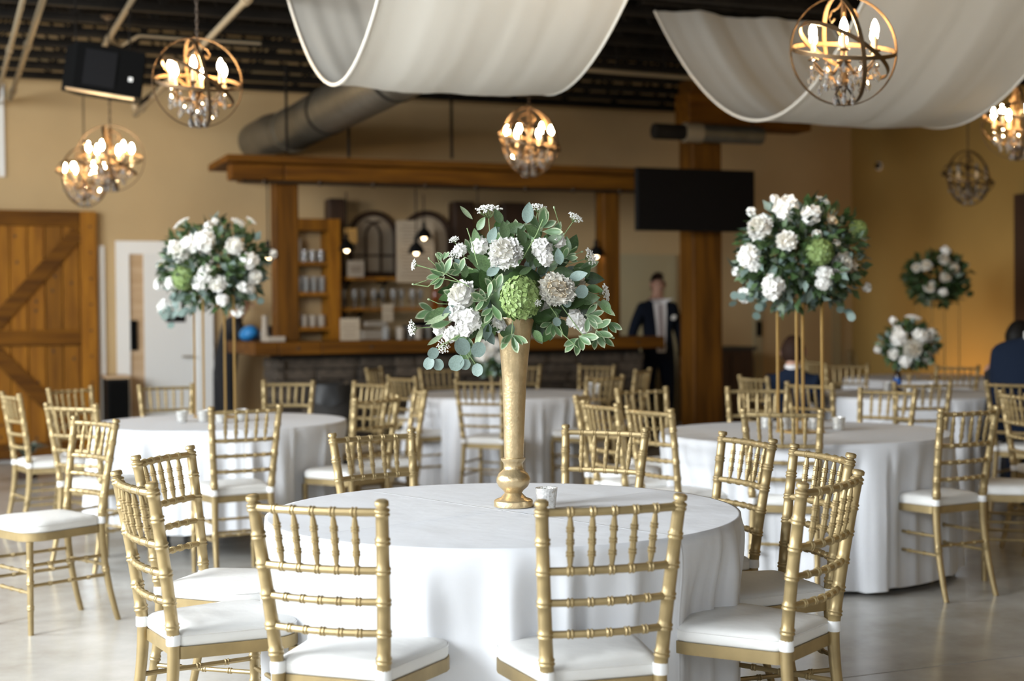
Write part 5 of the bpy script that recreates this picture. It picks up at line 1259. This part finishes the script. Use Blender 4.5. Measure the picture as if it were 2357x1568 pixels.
def dress1(root, patch):
    w = lambda z: .07 if z > 1.44 else lerp(.05, .075, (z - 1.0) / .44)
    patch('shirt_front', 'shirt', lambda a, b: ((a - .5) * 2 * w(lerp(.98, 1.55, b)), -.3, lerp(.98, 1.55, b)), 6, 16, (0, 1, 0), .008)
    patch('tie', 'tie', lambda a, b: ((a - .5) * 2 * .028 * (1.2 - .5 * b), -.3, lerp(1.0, 1.53, b)), 3, 14, (0, 1, 0), .014)
    for s in (-1, 1): patch('lapel', 'navy', lambda a, b: (s * (lerp(.045, .075, b) + a * .05 * math.sin(pi * min(1, b * .9 + .1))), -.3, lerp(1.05, 1.52, b)), 3, 10, (0, 1, 0), .012)
    for i in range(4):
        m = MB(); m.ball((.115 + .018 * (i % 2), -.145 - .01 * i, 1.36 + .022 * (i // 2) - .02), .016, 8, 5); m.build('boutonniere', 'petal_white', root)
person('man in dark navy suit with white shirt and boutonniere standing at the bar end', room(t, U_B - .9, 0), .25, N, E, zo, ['navy', 'skin', 'black'], (0, -.02, 1.715), (.078, .095, .115), 'hair_brown', shirt=1, extra=dress1, scale=1.0)
# 2. person in black leaning at the left bar end, seen from the side
N = {'pel': ((0, 0, .90), (.15, .12)), 'sp': ((0, -.03, 1.08), (.14, .11)), 'chest': ((0, -.09, 1.26), (.16, .12))}; E = [('pel', 'sp'), ('sp', 'chest')]
std_head(N, E, (0, -.12, 1.37), (0, -.15, 1.43), (0, -.19, 1.51), (0, -.19, 1.59))
arm_nodes(N, E, -1, (-.16, -.09, 1.31), (-.21, -.20, 1.13), (-.17, -.38, 1.22), (.1, -1, -.1)); arm_nodes(N, E, 1, (.16, -.09, 1.31), (.21, -.2, 1.13), (.17, -.38, 1.22), (-.1, -1, -.1))
leg_nodes(N, E, -1, (-.09, 0, .84), (-.10, -.02, .47), (-.10, .03, .09), (-.11, -.12, .05)); leg_nodes(N, E, 1, (.09, 0, .84), (.10, .03, .47), (.11, .10, .09), (.12, -.05, .05))
zo = lambda c: 1 if (c.z > 1.395 or (c.y < -.37 and c.z > 1.1)) else 0
person('person in black clothes bent over the left bar end', room(tA + .02, .42, 0), RA + pi / 2, N, E, zo, ['cloth_black', 'skin'], (0, -.195, 1.535), (.074, .09, .105), 'hair_brown')
# 3. boy in navy jacket seated with his back to the viewer
def seated(scale, lean=0.0, side=0.0, headside=0.0):
    N = {'pel': ((0, .0, .56), (.17, .13)), 'sp': ((side * .4, -.02 + lean * .4, .75), (.155, .115)), 'chest': ((side, -.02 + lean, .94), (.175, .125))}; E = [('pel', 'sp'), ('sp', 'chest')]
    h = side + headside
    std_head(N, E, (side + headside * .2, -.04 + lean, 1.06), (side + headside * .5, -.06 + lean, 1.12), (h, -.09 + lean, 1.21), (h, -.09 + lean, 1.29))
    arm_nodes(N, E, -1, (side - .18, -.03 + lean, .99), (side - .24, -.10 + lean, .77), (side - .12, -.22 + lean, .86), (.5, -1, .05)); arm_nodes(N, E, 1, (side + .18, -.03 + lean, .99), (side + .24, -.10 + lean, .77), (side + .12, -.22 + lean, .86), (-.5, -1, .05))
    leg_nodes(N, E, -1, (-.10, -.04, .57), (-.12, -.33, .57), (-.12, -.24, .10), (-.13, -.38, .05)); leg_nodes(N, E, 1, (.10, -.04, .57), (.12, -.33, .57), (.12, -.24, .10), (.13, -.38, .05))
    return N, E, (h, -.10 + lean, 1.235)
def dress_back(y0, z0, x0=0):
    def f(root, patch):
        m = MB(); n = 20
        m.grid(n, 2, lambda a, b: (x0 + .066 * math.cos(a * 2 * pi), y0 + .066 * math.sin(a * 2 * pi), z0 + .045 * b)); m.build('shirt_collar', 'shirt', root)
    return f
def chair_face(ch): return ch.rotation_euler[2] + pi   # chairs face +Y, people face -Y
N, E, hc = seated(1, -.02); zo = lambda c: 1 if (c.z > 1.10 or (c.y < -.31 and c.z > .72)) else 0
bc_ = BOY_CHAIR; R_ = Matrix.Rotation(bc_.rotation_euler[2], 3, 'Z'); q = Vector(bc_.location) + R_ @ Vector((0, .02, 0))
person('boy with brown hair in navy jacket seated with his back turned', (q.x + .04, q.y, .0), pi - .35, N, E, zo, ['navy_bright', 'skin'], hc, (.098, .112, .125), 'hair_brown', extra=dress_back(-.06, 1.075), scale=.89)
N, E, hc = seated(1, -.08, .05, .16)
R_ = Matrix.Rotation(MAN_CHAIR.rotation_euler[2], 3, 'Z'); q = Vector(MAN_CHAIR.location) + R_ @ Vector((0, .02, 0)); zo = lambda c: 1 if (c.z > 1.125 or (c.y < -.38 and c.z > .72)) else 0
N2 = {k: ((Vector((-v[0][0], v[0][1], v[0][2]))), v[1]) for k, v in N.items()}
person('man in navy suit seated with his back turned at the right edge', (q.x - .14, q.y, -.02), chair_face(MAN_CHAIR), N2, E, zo, ['navy_bright', 'skin'], (-hc[0], hc[1], hc[2]), (.082, .098, .112), 'hair_brown', extra=dress_back(-.11, 1.085, -.09), scale=1.12)
# 4. woman with black hair beyond him
N, E, hc = seated(1, -.16, .0); p = at_y(2298, 800, 10.1); zo = lambda c: 1 if (c.z > 1.0) else 0
person('woman with long black hair leaning in behind the man at the right edge', (p.x, p.y + .0, .0), math.radians(125), N, E, zo, ['cloth_black', 'skin'], hc, (.09, .11, .13), 'hair_black', scale=.96)
cp = at_y(1815, 790, 11.6); cm = thing('video_camera', 'small black camera on a stand beside the seated boy', 'camera', (cp.x, cp.y, 0))
m = MB(); m.rbox((0, 0, cp.z), (.06, .10, .06), .008); m.build('body', 'black', cm, smooth=False)
m = MB(); m.tube([(.0, -.05, cp.z), (0, -.09, cp.z)], .025, 12); m.build('lens', 'screen', cm)
m = MB(); m.tube([(0, 0, .02), (0, 0, cp.z - .02)], .008, 8); m.lathe([(.1, 0), (.1, .015), (.01, .03)], 16); m.build('stand', 'black', cm)
